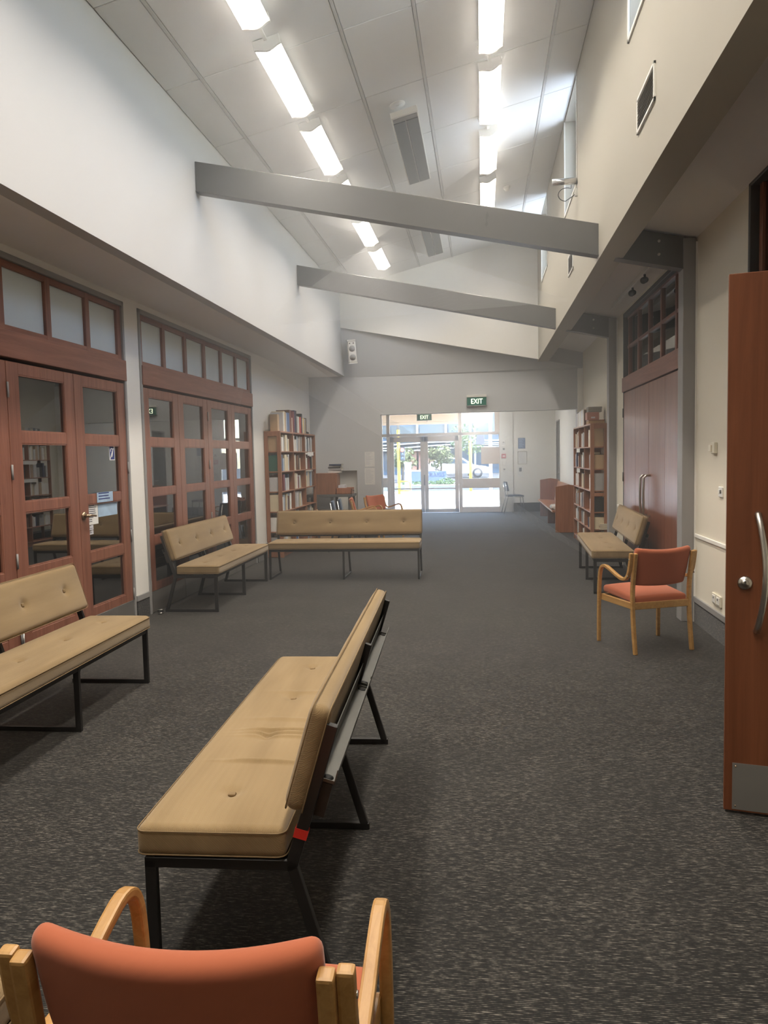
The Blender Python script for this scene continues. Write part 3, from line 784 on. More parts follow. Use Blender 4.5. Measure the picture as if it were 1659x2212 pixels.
# ------------------------------------------------------------------ clerestory windows and grilles
for i, (ya, yb, za, zb) in enumerate(CW):
    w_ = sroot('window_%d' % (i+1), ['nearest', 'middle', 'farthest'][i] + ' tall clerestory window high in the right-hand upper wall')
    X0, X1 = XBR+0.13, XBR+0.19
    MB().box(X0, X1, ya, ya+0.045, za, zb).box(X0, X1, yb-0.045, yb, za, zb).box(X0, X1, ya, yb, za, za+0.045).box(X0, X1, ya, yb, zb-0.045, zb).build('frame', TRIMG, w_, 0.003)
    B(X0+0.025, X0+0.031, ya+0.04, yb-0.04, za+0.04, zb-0.04).build('glass_pane', GLASST, w_)
    MB().box(XBR-0.012, XBR+0.004, ya-0.03, ya, za-0.03, zb).box(XBR-0.012, XBR+0.004, yb, yb+0.03, za-0.03, zb).box(XBR-0.012, XBR+0.13, ya-0.03, yb+0.03, za-0.03, za).build('sill', WHITEP, w_, 0.002)
for i, (ya, yb, za, zb) in enumerate(((4.88, 5.40, 3.615, 3.84), (9.01, 9.49, 3.605, 3.835))):
    g = thing('wall_vent', ['nearer', 'farther'][i] + ' cream louvred air grille on the upper right wall above the beam ends', 'vent', (XBR, (ya+yb)/2, (za+zb)/2))
    hw, hh = (yb-ya)/2, (zb-za)/2
    MB().box(-0.012, 0.002, -hw, -hw+0.02, -hh, hh).box(-0.012, 0.002, hw-0.02, hw, -hh, hh).box(-0.012, 0.002, -hw, hw, -hh, -hh+0.02).box(-0.012, 0.002, -hw, hw, hh-0.02, hh).build('frame', WHITEP, g, 0.002)
    B(-0.002, 0.001, -hw+0.01, hw-0.01, -hh+0.01, hh-0.01).build('backing', TRIMG, g)
    for k in range(9):
        z = -hh+0.03 + (2*hh-0.06)*k/8
        mb = MB(); mb.prism([(-0.010, z-0.006), (-0.008, z-0.008), (-0.001, z+0.004), (-0.003, z+0.006)], 'Y', -hw+0.018, hw-0.018)
        mb.build('slat', VENTG, g)

# camera-like tube with a drooping cable beside the middle window
pj = thing('tube_projector', 'silver tube on a bracket with a drooping black cable beside the middle high window', 'camera', (XBR, 8.64, 4.40))
MB().cyl((-0.012, 0.0, 0.03), (-0.265, 0.0, 0.03), 0.034, 18).build('tube', CHROME, pj)
MB().box(-0.03, 0.002, -0.02, 0.02, -0.13, -0.05).cyl((-0.012, 0, -0.06), (-0.02, 0, -0.01), 0.008).build('bracket', WHITEP, pj, 0.003)
cp = [(-0.07, -0.035, -0.02)]
for k in range(13):
    t = R(60 + 200*k/12); cp.append((-0.085 + 0.10*math.cos(t)*0.9 - 0.03, -0.03, -0.115 + 0.07*math.sin(t)))
cp.append((-0.02, -0.01, -0.11))
MB().tube(cp, 0.0045, 6).build('cable', BLACKR, pj)

# ------------------------------------------------------------------ ceiling fittings
def lamp_proto():
    t = thing('ceiling_light', 'x', 'ceiling light')
    w, L = 0.108, 0.625
    tray = MB().prism([(-w*0.75, -0.012), (w*0.75, -0.012), (w, -0.055), (-w, -0.055)], 'Y', -L, L).build('housing', WHITEP, t)
    prof = []
    for k in range(13):
        u = -1 + 2*k/12.0
        prof.append((u*w, -0.075 - 0.030*(0.5+0.5*math.cos(PI*u)) ))
    dif = MB().prism([(-w, -0.055)] + prof + [(w, -0.055)], 'Y', -L+0.02, L-0.02).build('diffuser', DIFFUSER, t)
    for s_ in (-1, 1):
        capp = [(-w-0.004, -0.006)] + [(q[0]*1.04, q[1]-0.004) for q in prof] + [(w+0.004, -0.006)]
        MB().prism(capp, 'Y', s_*L - (0.012 if s_ > 0 else 0.0)-0.006, s_*L + (0.0 if s_ > 0 else 0.012)+0.006).build('end_cap', WHITEP, t, 0.002)
    MB().box(-0.014, 0.014, L, L+0.31, -0.03, -0.008).build('wiring_channel', WHITEP, t)
    ld = bpy.data.lights.new('tube_light', 'AREA'); ld.shape = 'RECTANGLE'; ld.size = 0.19; ld.size_y = 1.18
    ld.energy = TUBE; ld.color = (1.0, 0.91, 0.79); ld.spread = R(130)
    lo = bpy.data.objects.new('tube_light', ld); COL.objects.link(lo); lo.parent = t; lo.location = (0, 0, -0.112); lo.rotation_euler = (0, math.atan(SLOPE), 0)
    return t
lampo = lamp_proto()
ORD = ['first', 'second', 'third', 'fourth', 'fifth', 'sixth', 'seventh', 'eighth', 'ninth', 'tenth']
LROW = (-1.682, [13.045 - 1.545*k for k in range(10)])
RROW = (0.107, [13.02 - 1.545*k for k in range(10)])
first = True
for nm, (x, ys) in (('left', LROW), ('right', RROW)):
    for k, y in enumerate(ys):
        if y < 0: continue
        lab = 'lit white fluorescent light, %s from the far end of the %s ceiling row' % (ORD[k], nm)
        if first:
            o = lampo; o['label'] = lab; o['group'] = 'fluorescent lights in two rows'; first = False
        else:
            o = dup(lampo, (0,0,0), 0, lab, 'fluorescent lights in two rows')
        o.matrix_world = slope_matrix(x, y, 0.0)

def heater(x, y0, y1, lab):
    t = thing('radiant_heater', lab, 'heater', group='radiant heaters on the ceiling')
    L = (y1-y0)/2; w = 0.142
    B(-w, w, -L, L, -0.15, -0.09).build('housing', WHITEP, t, 0.004)
    for a, b_ in ((-w+0.012, -0.004), (0.004, w-0.012)):
        B(a, b_, -L+0.13, L-0.02, -0.158, -0.149).build('heating_panel', HEATG, t, 0.002)
    MB().box(-w+0.015, w-0.015, -L+0.03, -L+0.115, -0.157, -0.149).build('vent_strip', TRIMG, t)
    for yy in (-L+0.3, L-0.3): MB().cyl((0, yy, -0.09), (0, yy, 0.0), 0.015, 8).build('hanger', WHITEP, t)
    t.matrix_world = slope_matrix(x, (y0+y1)/2, 0.0)
    return t
heater(-0.772, 8.0, 9.93, 'nearer grey radiant heater panel hung below the lantern ceiling')
heater(-0.785, 11.75, 13.5, 'farther grey radiant heater panel hung below the lantern ceiling')
sp = thing('ceiling_speaker', 'round flush white ceiling speaker in the narrow centre strip of panels', 'speaker')
MB().cyl((0,0,-0.008), (0,0,0.003), 0.082, 28).build('rim', WHITEP, sp)
MB().cyl((0,0,-0.011), (0,0,-0.007), 0.062, 24).build('grille', CEILP, sp)
for k in range(3): MB().cyl((-0.012+0.012*k, 0, -0.0135), (-0.012+0.012*k, 0, -0.010), 0.004, 8).build('indicator', STEEL, sp)
sp.matrix_world = slope_matrix(-0.815, 8.066)
for i, (x, y, lab) in enumerate(((-0.84, 8.0+0.0, 'round white detector on the ceiling beside the nearer heater'), (0.395, 11.6, 'small round smoke detector on the ceiling right of the light row'))):
    sd = thing('smoke_detector', lab, 'smoke detector')
    MB().cyl((0,0,-0.02), (0,0,0.003), 0.055, 20).build('base', WHITEP, sd)
    MB().cyl((0,0,-0.055), (0,0,-0.019), 0.030, 18, 0.045).build('sensor_head', WHITEP, sd)
    sd.matrix_world = slope_matrix(x, y if i else 8.50)

# ------------------------------------------------------------------ exit signs, wall speaker, wall fittings
def exit_sign(loc, w, h, lab, hang):
    t = thing('exit_sign', lab, 'exit sign', loc, 0, 'green exit signs')
    MB().box(-w/2-0.006, w/2+0.006, -0.055, 0.0, h/2, h/2+0.045).build('housing', WHITEP, t, 0.003)
    MB().box(-w/2, w/2, -0.045, -0.012, -h/2, h/2).build('face_panel', SIGNG, t, 0.002)
    MB().box(-w/2-0.006, w/2+0.006, -0.047, -0.010, -h/2-0.012, -h/2).box(-w/2-0.008, -w/2, -0.047, -0.010, -h/2-0.012, h/2).box(w/2, w/2+0.008, -0.047, -0.010, -h/2-0.012, h/2).build('edge_strip', CHROME, t)
    text('lettering', 'EXIT', h*0.88, SIGNL, t, (0, -0.047, -0.004), (PI/2, 0, 0), 0.0015, 0.80)
    if hang: MB().cyl((-w*0.3, -0.03, h/2+0.03), (-w*0.3, -0.03, h/2+hang), 0.006, 6).cyl((w*0.3, -0.03, h/2+0.03), (w*0.3, -0.03, h/2+hang), 0.006, 6).build('hanger', WHITEP, t)
    return t
exit_sign((-0.095, YE, 2.545), 0.365, 0.155, 'green exit sign mounted on the wall above the opening', 0)
exit_sign((-1.50, 20.30, 2.535), 0.375, 0.155, 'smaller-looking green exit sign hanging above the entrance doors', 0.09)
ws = thing('wall_speaker', 'white two-cone loudspeaker bracketed high on the end wall', 'speaker', (-2.425, 14.545, 3.53), R(12))
ws.rotation_euler = (R(8), R(-5), R(14))
MB().box(-0.078, 0.078, -0.07, 0.07, -0.20, 0.20).build('cabinet', WHITEP, ws, 0.018, )
for z in (0.055, -0.105):
    MB().cyl((0, -0.076, z), (0, -0.069, z), 0.056, 24).build('cone', TRIMG, ws)
for x_ in (-0.035, 0.035): MB().cyl((x_, -0.075, 0.155), (x_, -0.069, 0.155), 0.012, 12).build('tweeter', DARKTRIM, ws)
MB().prism([(-0.085, 0.20), (0.085, 0.20), (0.08, 0.222), (-0.08, 0.222)], 'Y', -0.078, 0.07).build('end_trim', WHITEP, ws)
MB().prism([(-0.085, -0.20), (0.085, -0.20), (0.08, -0.222), (-0.08, -0.222)], 'Y', -0.078, 0.07).build('end_trim', WHITEP, ws)
MB().box(-0.02, 0.02, 0.06, 0.20, -0.03, 0.03).build('bracket', WHITEP, ws)

def wallbox(name, label, cat, y, z, hy, hz, d, mats=IVORY):
    t = thing(name, label, cat, (XR, y, z))
    B(-d, 0, -hy, hy, -hz, hz).build('plate', mats, t, 0.004)
    return t
th = wallbox('thermostat', 'ivory thermostat box on the cream wall, uppermost of the wall fittings', 'thermostat', 6.55, 1.555, 0.045, 0.045, 0.028)
B(-0.040, -0.02, -0.03+0.045, 0.03+0.045, -0.03, 0.025).build('dial_cover', IVORY, th, 0.003)
lsw = wallbox('light_switch', 'white double light switch on the cream wall below the thermostat', 'light switch', 6.39, 1.205, 0.048, 0.042, 0.012, WHITEP)
for yy in (-0.018, 0.018): MB().box(-0.018, -0.011, yy-0.012, yy+0.012, -0.012, 0.018).build('rocker', DARKTRIM if yy < 0 else WHITEP, lsw, 0.002)
po = wallbox('power_outlet', 'white double power outlet low on the cream wall above the carpet skirting', 'power outlet', 6.46, 0.325, 0.115, 0.045, 0.016, IVORY)
for yy in (-0.06, 0.05):
    B(-0.021, -0.015, yy-0.04, yy+0.04, -0.032, 0.032).build('socket_plate', WHITEP, po, 0.003)
    MB().cyl((-0.024, yy, 0.012), (-0.020, yy, 0.012), 0.008, 10).build('switch_button', DARKTRIM, po)

# vestibule wall items on the end wall
def vsheet(name, label, cat, x0, x1, z0, z1, mat, y=YG-0.003, lines=0, lc=INK, depth=0.004, frame=None):
    t = thing(name, label, cat, ((x0+x1)/2, y, (z0+z1)/2))
    w, h = (x1-x0)/2, (z1-z0)/2
    B(-w, w, -depth, 0.0, -h, h).build('sheet', mat, t)
    if frame:
        f_ = 0.014
        MB().box(-w-f_, -w, -depth-0.006, 0, -h-f_, h+f_).box(w, w+f_, -depth-0.006, 0, -h-f_, h+f_).box(-w, w, -depth-0.006, 0, h, h+f_).box(-w, w, -depth-0.006, 0, -h-f_, -h).build('frame', frame, t)
    if lines:
        mb = MB(); rnd = random.Random(lines*7+int(x0*100))
        for i in range(lines):
            z = h*0.84 - i*(h*1.7/lines)
            mb.box(-w*0.8, -w*0.8 + w*1.6*rnd.uniform(0.5, 1.0), -depth-0.0008, -depth, z-h*0.28/lines, z+h*0.28/lines)
        mb.build('printed_lines', lc, t)
    return t
vsheet('poster', 'dark blue poster on the vestibule wall beside the entrance', 'poster', 0.935, 1.12, 1.66, 1.94, POSTB, lines=9, lc=SKYP)
vsheet('framed_notice', 'white framed notice under the blue poster in the vestibule', 'notice', 0.935, 1.15, 1.262, 1.575, PAPER, lines=12, lc=PAPERG, frame=STEEL)
v3 = vsheet('notice', 'white leaflet with a small picture, lowest on the vestibule wall', 'notice', 0.90, 1.075, 0.925, 1.195, PAPER)
B(-0.03, 0.035, -0.006, -0.0042, -0.0, 0.10).build('small_picture', INK, v3)
def pier(name, label, cat, x, z, hw, hh, mat, extra=None):
    t = thing(name, label, cat, (x, YG-0.05, z)); B(-hw, hw, -0.025, 0, -hh, hh).build('box', mat, t, 0.004)
    if extra: B(-hw*0.55, hw*0.55, -0.029, -0.0245, -hh*0.3, hh*0.3).build('window', extra, t)
    return t
pier('door_control', 'topmost pale door control on the pier beside the entrance', 'control', 0.555, 1.835, 0.045, 0.045, WHITEP, TRIMG)
pier('door_control', 'tall pale keypad on the pier below the topmost control', 'control', 0.56, 1.66, 0.045, 0.09, WHITEP, DARKTRIM)
pier('fire_alarm_point', 'red fire alarm call point on the pier beside the entrance', 'fire alarm', 0.558, 1.475, 0.058, 0.058, PINKP, PAPER)
pier('light_switch', 'white switch under the red call point on the pier', 'light switch', 0.565, 1.30, 0.042, 0.06, WHITEP)
pier('light_switch', 'lowest white double switch on the pier beside the entrance', 'light switch', 0.57, 1.125, 0.042, 0.06, WHITEP, INK)
def endsheet(label, x0, x1, z0, z1, mat, lines, lc):
    return vsheet('wall_notice', label, 'notice', x0, x1, z0, z1, mat, YE-0.001, lines, lc)
endsheet('upper white printed notice on the end wall left of the opening', -2.275, -2.085, 1.345, 1.635, PAPER, 10, PAPERG)
endsheet('lower white notice with two dark columns on the end wall left of the opening', -2.285, -2.085, 0.995, 1.32, PAPER, 13, PAPERG)

# ------------------------------------------------------------------ benches
RC = random.Random(5)
def bench_parts(t, wrinkles=False, seed=1):
    L = 0.97
    bx_ = [-0.73, -0.243, 0.243, 0.73]
    rnd = random.Random(seed)
    def seat_shape(x, y, z):
        if z > 0:
            e = (1-(abs(x)/L)**10)*(1-(abs(y)/0.225)**6)
            z += 0.010*max(0, e)
            for b_ in bx_:
                d2 = ((x-b_)/0.030)**2 + (y/0.022)**2
                z -= 0.016*math.exp(-d2)
                z -= 0.005*math.exp(-(((x-b_)/0.11)**2 + (y/0.05)**2))
            z += 0.0025*mnoise.noise((x*4, y*9, seed*3.1))*max(0, e)
            if wrinkles:
                for xc_, wd_, am in ((0.19, 0.011, 0.016), (0.225, 0.010, 0.015), (0.255, 0.010, 0.010), (0.50, 0.010, 0.013), (0.06, 0.016, 0.008), (-0.3, 0.018, 0.007)):
                    z += am*math.exp(-((x-xc_-0.05*y)/wd_)**2)*(0.5+0.5*math.tanh((y+0.08)*22))*max(0, e)
        else:
            z += 0.0
        return (x, y, z)
    seat = MB(); seat.cushion(L, 0.225, 0.046, 0.026, 330 if wrinkles else 150, 26, 4, seat_shape)
    s_ = seat.build('seat_cushion', BENCHF, t, recalc=False); s_.location = (0, 0.203, 0.431)
    pp = MB()
    for zz in (0.034, -0.036):
        ring = []
        a, b_, r_ = L+0.0005, 0.2255, 0.03
        for cx_, cy_, t0 in ((a-r_, b_-r_, 0), (-(a-r_), b_-r_, 90), (-(a-r_), -(b_-r_), 180), (a-r_, -(b_-r_), 270)):
            for k in range(5):
                tt = R(t0+22.5*k); ring.append((cx_+r_*math.cos(tt), cy_+r_*math.sin(tt), zz))
        ring.append(ring[0]); pp.tube(ring, 0.0024, 5, cap=False)
    p_ = pp.build('piping', PIPEF, s_)
    for b_ in bx_:
        mb = MB(); mb.cushion(0.012, 0.012, 0.005, 0.0048, 2, 2, 1)
        q = mb.build('button', PIPEF, s_, recalc=False); q.location = (b_, 0, 0.041)
    # back cushion
    def back_shape(x, y, z):
        if z > 0:
            e = max(0, (1-(abs(x)/L)**10)*(1-(abs(y)/0.165)**6))
            z += 0.010*e
            for b_ in bx_:
                z -= 0.017*math.exp(-(((x-b_)/0.028)**2 + (y/0.026)**2)) + 0.005*math.exp(-(((x-b_)/0.09)**2 + (y/0.07)**2))
            z += 0.0025*mnoise.noise((x*4, y*9, seed*5.7))*e
        return (x, y, z)
    bk = MB(); bk.cushion(L, 0.163, 0.032, 0.030, 150, 20, 3, back_shape)
    k_ = bk.build('back_cushion', BENCHF, t, recalc=False)
    ang = math.atan2(0.30, 1.0)
    k_.rotation_euler = (R(90)-ang, 0, 0); k_.location = (0, 0.498, 0.684)
    pp = MB()
    for zz in (0.024, -0.026):
        ring = []; a, b_, r_ = L+0.0005, 0.1635, 0.025
        for cx_, cy_, t0 in ((a-r_, b_-r_, 0), (-(a-r_), b_-r_, 90), (-(a-r_), -(b_-r_), 180), (a-r_, -(b_-r_), 270)):
            for k in range(5):
                tt = R(t0+22.5*k); ring.append((cx_+r_*math.cos(tt), cy_+r_*math.sin(tt), zz))
        ring.append(ring[0]); pp.tube(ring, 0.0022, 5, cap=False)
    pp.build('piping', PIPEF, k_)
    for b_ in bx_:
        mb = MB(); mb.cushion(0.012, 0.012, 0.005, 0.0048, 2, 2, 1)
        q = mb.build('button', PIPEF, k_, recalc=False); q.location = (b_, 0, 0.027)
    # frame
    MB().box(-0.96, 0.96, 0.002, 0.032, 0.356, 0.384).box(-0.96, 0.96, 0.40, 0.43, 0.356, 0.384).build('seat_rail', BLACKM, t, 0.002)
    for x in (-0.95, 0.0, 0.95):
        x0, x1 = x-0.012, x+0.012
        MB().box(x0, x1, 0.0, 0.034, 0.0, 0.372).build('front_leg', BLACKM, t, 0.002)
        MB().box(x0, x1, 0.0, 0.562, 0.0, 0.028).build('foot_bar', BLACKM, t, 0.002)
        MB().box(x0, x1, 0.0, 0.45, 0.350, 0.382).build('cross_bar', BLACKM, t, 0.002)
        MB().ribbon([(0.440, 0.372), (0.546, 0.004)], x0, x1, 0.032, 'X').build('rear_leg', BLACKM, t, 0.002)
        MB().ribbon([(0.440, 0.360), (0.572, 0.785)], x0, x1, 0.036, 'X').build('upright', BLACKM, t, 0.002)
    for xc_ in (-0.475, 0.475):
        a, b_ = xc_-0.458, xc_+0.458
        sh = Matrix.Translation((0, 0.523, 0.612)) @ Matrix.Rotation(-ang, 4, 'X')
        mb = MB(); mb.xf = sh
        mb.box(a, b_, 0.0, 0.003, 0.0, 0.10).box(a, b_, 0.0, 0.048, 0.0, 0.003).box(a, b_, 0.046, 0.049, 0.0, 0.045)
        rk_ = mb.build('hymn_book_rack', RACKM, t)
        mb = MB(); mb.xf = sh
        for xx in (a, b_-0.003):
            mb.box(xx, xx+0.003, 0.0, 0.049, 0.0, 0.010)
        mb.build('end_lip', RACKM, rk_)
        for xx in (a+0.03, b_-0.03):
            mb = MB(); mb.xf = sh
            mb.cyl((xx, 0.025, 0.0028), (xx, 0.025, 0.005), 0.016, 16)
            mb.build('cup_hole', BLACKR, rk_)
        mb = MB(); mb.xf = sh; mb.box(a, b_, 0.002, 0.044, -0.105, -0.002)
        mb.build('apron_board', RACKB, rk_)
    return t

benchD = thing('padded_bench', 'gold-beige buttoned bench in the centre of the floor, hymn racks on its back, red tape', 'bench', (-1.047, 3.045, 0), R(-87.65), 'gold-beige buttoned benches')
bench_parts(benchD, True, 3)
# red tape round its near upright (local +x is the near end)
MB().ribbon([(0.468, 0.448), (0.476, 0.476)], 0.937, 0.9632, 0.040, 'X').build('red_tape', REDTAPE, benchD)
benchA = thing('padded_bench', 'gold-beige buttoned bench cut off by the frame before the nearer glazed doors', 'bench', (-2.313, 4.08, 0), R(91.2), 'gold-beige buttoned benches')
bench_parts(benchA, False, 7)
dup(benchA, (-2.70, 8.42, 0), R(90.8), 'gold-beige buttoned bench standing against the farther glazed doors')
dup(benchA, (-1.757, 9.495, 0), R(0.9), 'gold-beige buttoned bench turned across the hall in front of the tall bookcase')
dup(benchA, (1.222, 9.47, 0), R(-92.3), 'gold-beige buttoned bench backed against the double timber door')
dup(benchA, (-1.955, 1.49, 0), R(180), 'bench of which only a seat corner shows beside the nearest orange chair')

# ------------------------------------------------------------------ orange armchairs
def arc(cx_, cz_, r_, a0, a1, n):
    return [(cx_ + r_*math.cos(R(a0+(a1-a0)*k/n)), cz_ + r_*math.sin(R(a0+(a1-a0)*k/n))) for k in range(n+1)]
def smooth_path(pts, it=2):
    for _ in range(it):
        q = [pts[0]]
        for a, b_ in zip(pts[:-1], pts[1:]):
            q.append((a[0]*0.75+b_[0]*0.25, a[1]*0.75+b_[1]*0.25)); q.append((a[0]*0.25+b_[0]*0.75, a[1]*0.25+b_[1]*0.75))
        q.append(pts[-1]); pts = q
    return pts
def armchair_parts(t):
    # seat, facing +y
    def ss(x, y, z):
        k = 1.0 - 0.10*(0.5 - y/0.46)
        if z > 0: z += 0.018*(1-(x/0.25)**2)*(1-(y/0.23)**4)
        z += 0.035*(y/0.23)*0.6
        if y > 0.12: z -= 0.9*(y-0.12)**2
        return (x*k, y, z)
    mb = MB(); mb.cushion(0.252, 0.215, 0.030, 0.022, 18, 16, 2, ss)
    o = mb.build('seat', ORANGEF, t, recalc=False); o.location = (0, 0.0, 0.425)
    # curved backrest
    def bs(x, y, z):
        # x across, y = height, z = thickness (towards +z is the front)
        if z > 0: z += 0.006*(1-(x/0.25)**4)*(1-(y/0.16)**4)
        yy = y + (0.011*(x/0.25)**2 - 0.003) * (max(0.0, y)/0.16)
        kx = 1.0 - 0.05*max(0, -y/0.16)
        return (x*kx, yy, z + 0.045*(x/0.25)**2)
    mb = MB(); mb.cushion(0.236, 0.148, 0.026, 0.024, 22, 12, 2, bs)
    o = mb.build('backrest', ORANGEF, t, recalc=False)
    o.rotation_euler = (R(90)+R(-15), 0, PI); o.location = (0.0, -0.236, 0.656)
    o.rotation_euler = Matrix(((-1,0,0),(0,-math.sin(R(15)),math.cos(R(15))),(0,math.cos(R(15)),math.sin(R(15))))).to_euler()
    for s_ in (-1, 1):
        # bent laminated front leg that runs over into the arm and turns up beside the back
        path = [(0.235, 0.0), (0.232, 0.30), (0.225, 0.50), (0.205, 0.605), (0.15, 0.640), (0.06, 0.618), (-0.05, 0.578), (-0.135, 0.560), (-0.195, 0.585), (-0.226, 0.66), (-0.245, 0.778)]
        path = smooth_path(path, 2)
        a, b_ = (0.259, 0.288) if s_ > 0 else (-0.288, -0.259)
        mb = MB(); mb.ribbon(path, a, b_, 0.024, 'X', False)
        o = mb.build('arm_and_front_leg', BEECH, t, 0.006, 2)
        # straight rear leg
        a, b_ = (0.2305, 0.2585) if s_ > 0 else (-0.2585, -0.2305)
        mb = MB(); mb.ribbon(smooth_path([(-0.255, 0.0), (-0.222, 0.25), (-0.212, 0.46), (-0.228, 0.60), (-0.256, 0.776)], 2), a, b_, 0.030, 'X', False)
        mb.build('rear_leg', BEECH, t, 0.006, 2)
        a, b_ = (0.240, 0.262) if s_ > 0 else (-0.262, -0.240)
        MB().box(a, b_, -0.215, 0.225, 0.345, 0.395).build('side_rail', BEECH, t, 0.003)
        for zz in (0.60, 0.73):
            q = MB().cyl((s_*0.287, -0.215 - (zz-0.60)*0.16, zz), (s_*0.290, -0.215 - (zz-0.60)*0.16, zz), 0.006, 8).build('bolt', STEEL, t)
    MB().box(-0.25, 0.25, -0.228, -0.204, 0.34, 0.395).build('back_rail', BEECH, t, 0.003)
    MB().box(-0.262, 0.262, 0.205, 0.228, 0.345, 0.395).build('front_rail', BEECH, t, 0.003)
    return t
ch = thing('armchair', 'nearest orange armchair with beech arms, seen from behind at the bottom', 'chair', (-0.491, 1.335, 0), R(0.6), 'orange beech armchairs')
armchair_parts(ch)
dup(ch, (1.268, 6.258, 0), R(21.2), 'orange armchair with beech legs in front of the grey column')
dup(ch, (-2.10, 13.62, 0), R(-80), 'farther-left orange armchair beside the blue chairs behind the cross bench')
dup(ch, (-1.86, 14.38, 0), R(-125), 'orange armchair by the end wall notices, turned towards the hall')

# blue stacking chairs with metal frames
def stackchair(t, frame):
    def ss(x, y, z):
        if z > 0: z += 0.012*(1-(x/0.2)**2)*(1-(y/0.2)**2)
        if y > 0.1: z -= 0.8*(y-0.1)**2
        return (x, y, z)
    mb = MB(); mb.cushion(0.20, 0.20, 0.022, 0.018, 8, 8, 1, ss); o = mb.build('seat', NAVYF, t, recalc=False); o.location = (0, 0.02, 0.455)
    def bs(x, y, z): return (x, y, z + 0.03*(x/0.2)**2)
    mb = MB(); mb.cushion(0.195, 0.125, 0.016, 0.015, 8, 6, 1, bs); o = mb.build('backrest', NAVYF, t, recalc=False)
    o.rotation_euler = Matrix(((-1,0,0),(0,-math.sin(R(12)),math.cos(R(12))),(0,math.cos(R(12)),math.sin(R(12))))).to_euler(); o.location = (0, -0.225, 0.70)
    for s_ in (-1, 1):
        x = s_*0.19
        MB().tube([(x, -0.30, 0.0), (x, -0.20, 0.42), (x, -0.205, 0.47), (x, -0.255, 0.80)], 0.011, 8).build('rear_leg', frame, t)
        MB().tube([(x, 0.23, 0.0), (x, 0.185, 0.42), (x, 0.15, 0.435), (x, -0.19, 0.435)], 0.011, 8).build('front_leg', frame, t)
    return t
bc = thing('stacking_chair', 'blue padded chair with chrome legs beside the glazed entrance', 'chair', (0.80, 20.02, 0), R(-82), 'blue stacking chairs')
stackchair(bc, CHROME)
dup(bc, (-2.22, 13.02, 0), R(-82), 'farther of two blue chairs beside the orange armchair behind the cross bench')
dup(bc, (-2.24, 12.50, 0), R(-82), 'nearer of two blue chairs by the tall bookcase, behind the cross bench')

# ------------------------------------------------------------------ pew, cabinet, boxes
pw = thing('pew', 'long orange-brown wooden pew with peaked ends against the right wall of the vestibule', 'pew', (1.38, 15.09, 0))
prof = [(0, 0), (0.47, 0), (0.47, 0.885), (0.25, 0.925), (0.0, 0.885)]
for y in (-0.03, 3.90): MB().prism(prof, 'Y', y, y+0.045).build('end_panel', PEWW, pw, 0.004)
MB().prism([(-0.055, 0.385), (0.33, 0.365), (0.33, 0.395), (-0.055, 0.42)], 'Y', 0.015, 3.90).build('seat', PEWY, pw, 0.004)
MB().prism([(0.33, 0.37), (0.42, 0.86), (0.445, 0.86), (0.36, 0.37)], 'Y', 0.015, 3.90).build('backrest', PEWY, pw, 0.004)
MB().prism([(0.02, 0), (0.33, 0), (0.33, 0.37), (0.02, 0.37)], 'Y', 1.97, 2.01).build('support', PEWW, pw, 0.003)
tw = thing('folded_cloth', 'rumpled white cloth lying on the seat of the pew by its near end', 'cloth', (1.42, 15.55, 0.425))
def cs(x, y, z): return (x, y, z + 0.03*mnoise.noise((x*14, y*14, z*20)))
mb = MB(); mb.cushion(0.09, 0.20, 0.035, 0.03, 8, 14, 2, cs); q = mb.build('cloth', CLOTHW, tw, recalc=False); q.location = (0, 0, 0.04)

tb = thing('black_table', 'black-legged table in the corner behind the tall bookcase', 'table', (-2.78, 14.33, 0))
MB().box(-0.55, 0.36, -0.22, 0.30, 0.80, 0.845).build('table_top', DARKTRIM, tb, 0.003)
for x in (-0.50, -0.02, 0.31):
    for y in (-0.19, 0.27): MB().box(x-0.025, x+0.025, y-0.02, y+0.02, 0, 0.80).build('leg', DARKTRIM, tb, 0.002)
cb = thing('card_cabinet', 'dark wooden cabinet standing on the black table, books piled on it', 'cabinet', (-2.95, 14.40, 0.846))
MB().box(-0.20, 0.20, -0.16, 0.20, 0.0, 0.40).build('carcass', SHELFW, cb, 0.004)
MB().box(0.20, 0.225, -0.15, 0.19, 0.02, 0.38).build('end_panel', SHELFW, cb, 0.003)
dr = thing('card_tray', 'small open orange-brown tray of index cards beside the dark cabinet', 'tray', (-2.60, 14.36, 0.846))
MB().box(-0.14, 0.16, -0.14, -0.125, 0, 0.12).box(-0.14, 0.16, 0.125, 0.14, 0, 0.12).box(-0.14, -0.125, -0.14, 0.14, 0, 0.12).box(0.145, 0.16, -0.14, 0.14, 0, 0.10).box(-0.14, 0.16, -0.14, 0.14, 0, 0.012).build('tray', PEWW, dr, 0.002)
MB().box(-0.10, 0.02, -0.11, 0.11, 0.012, 0.17).build('index_cards', PAPERG, dr); MB().cyl((0.16, 0, 0.06), (0.185, 0, 0.06), 0.014, 10).build('knob', DARKTRIM, dr)
bxo = thing('cardboard_box', 'open cardboard box on the floor between the bookcase and the blue chairs', 'box', (-2.93, 13.55, 0))
def carton(t, w, d, h, flaps=True):
    mb = MB()
    mb.box(-w, w, -d, -d+0.006, 0, h).box(-w, w, d-0.006, d, 0, h).box(-w, -w+0.006, -d, d, 0, h).box(w-0.006, w, -d, d, 0, h).box(-w, w, -d, d, 0, 0.006)
    mb.build('body', CARD, t)
    if flaps:
        for s_ in (-1, 1):
            f_ = MB(); f_.ribbon([(s_*w, h), (s_*(w+0.10), h+0.09)], -d, d, 0.005, 'Y'); f_.build('flap', CARD, t)
bxo.location = (-2.72, 13.45, 0)
carton(bxo, 0.15, 0.14, 0.52)
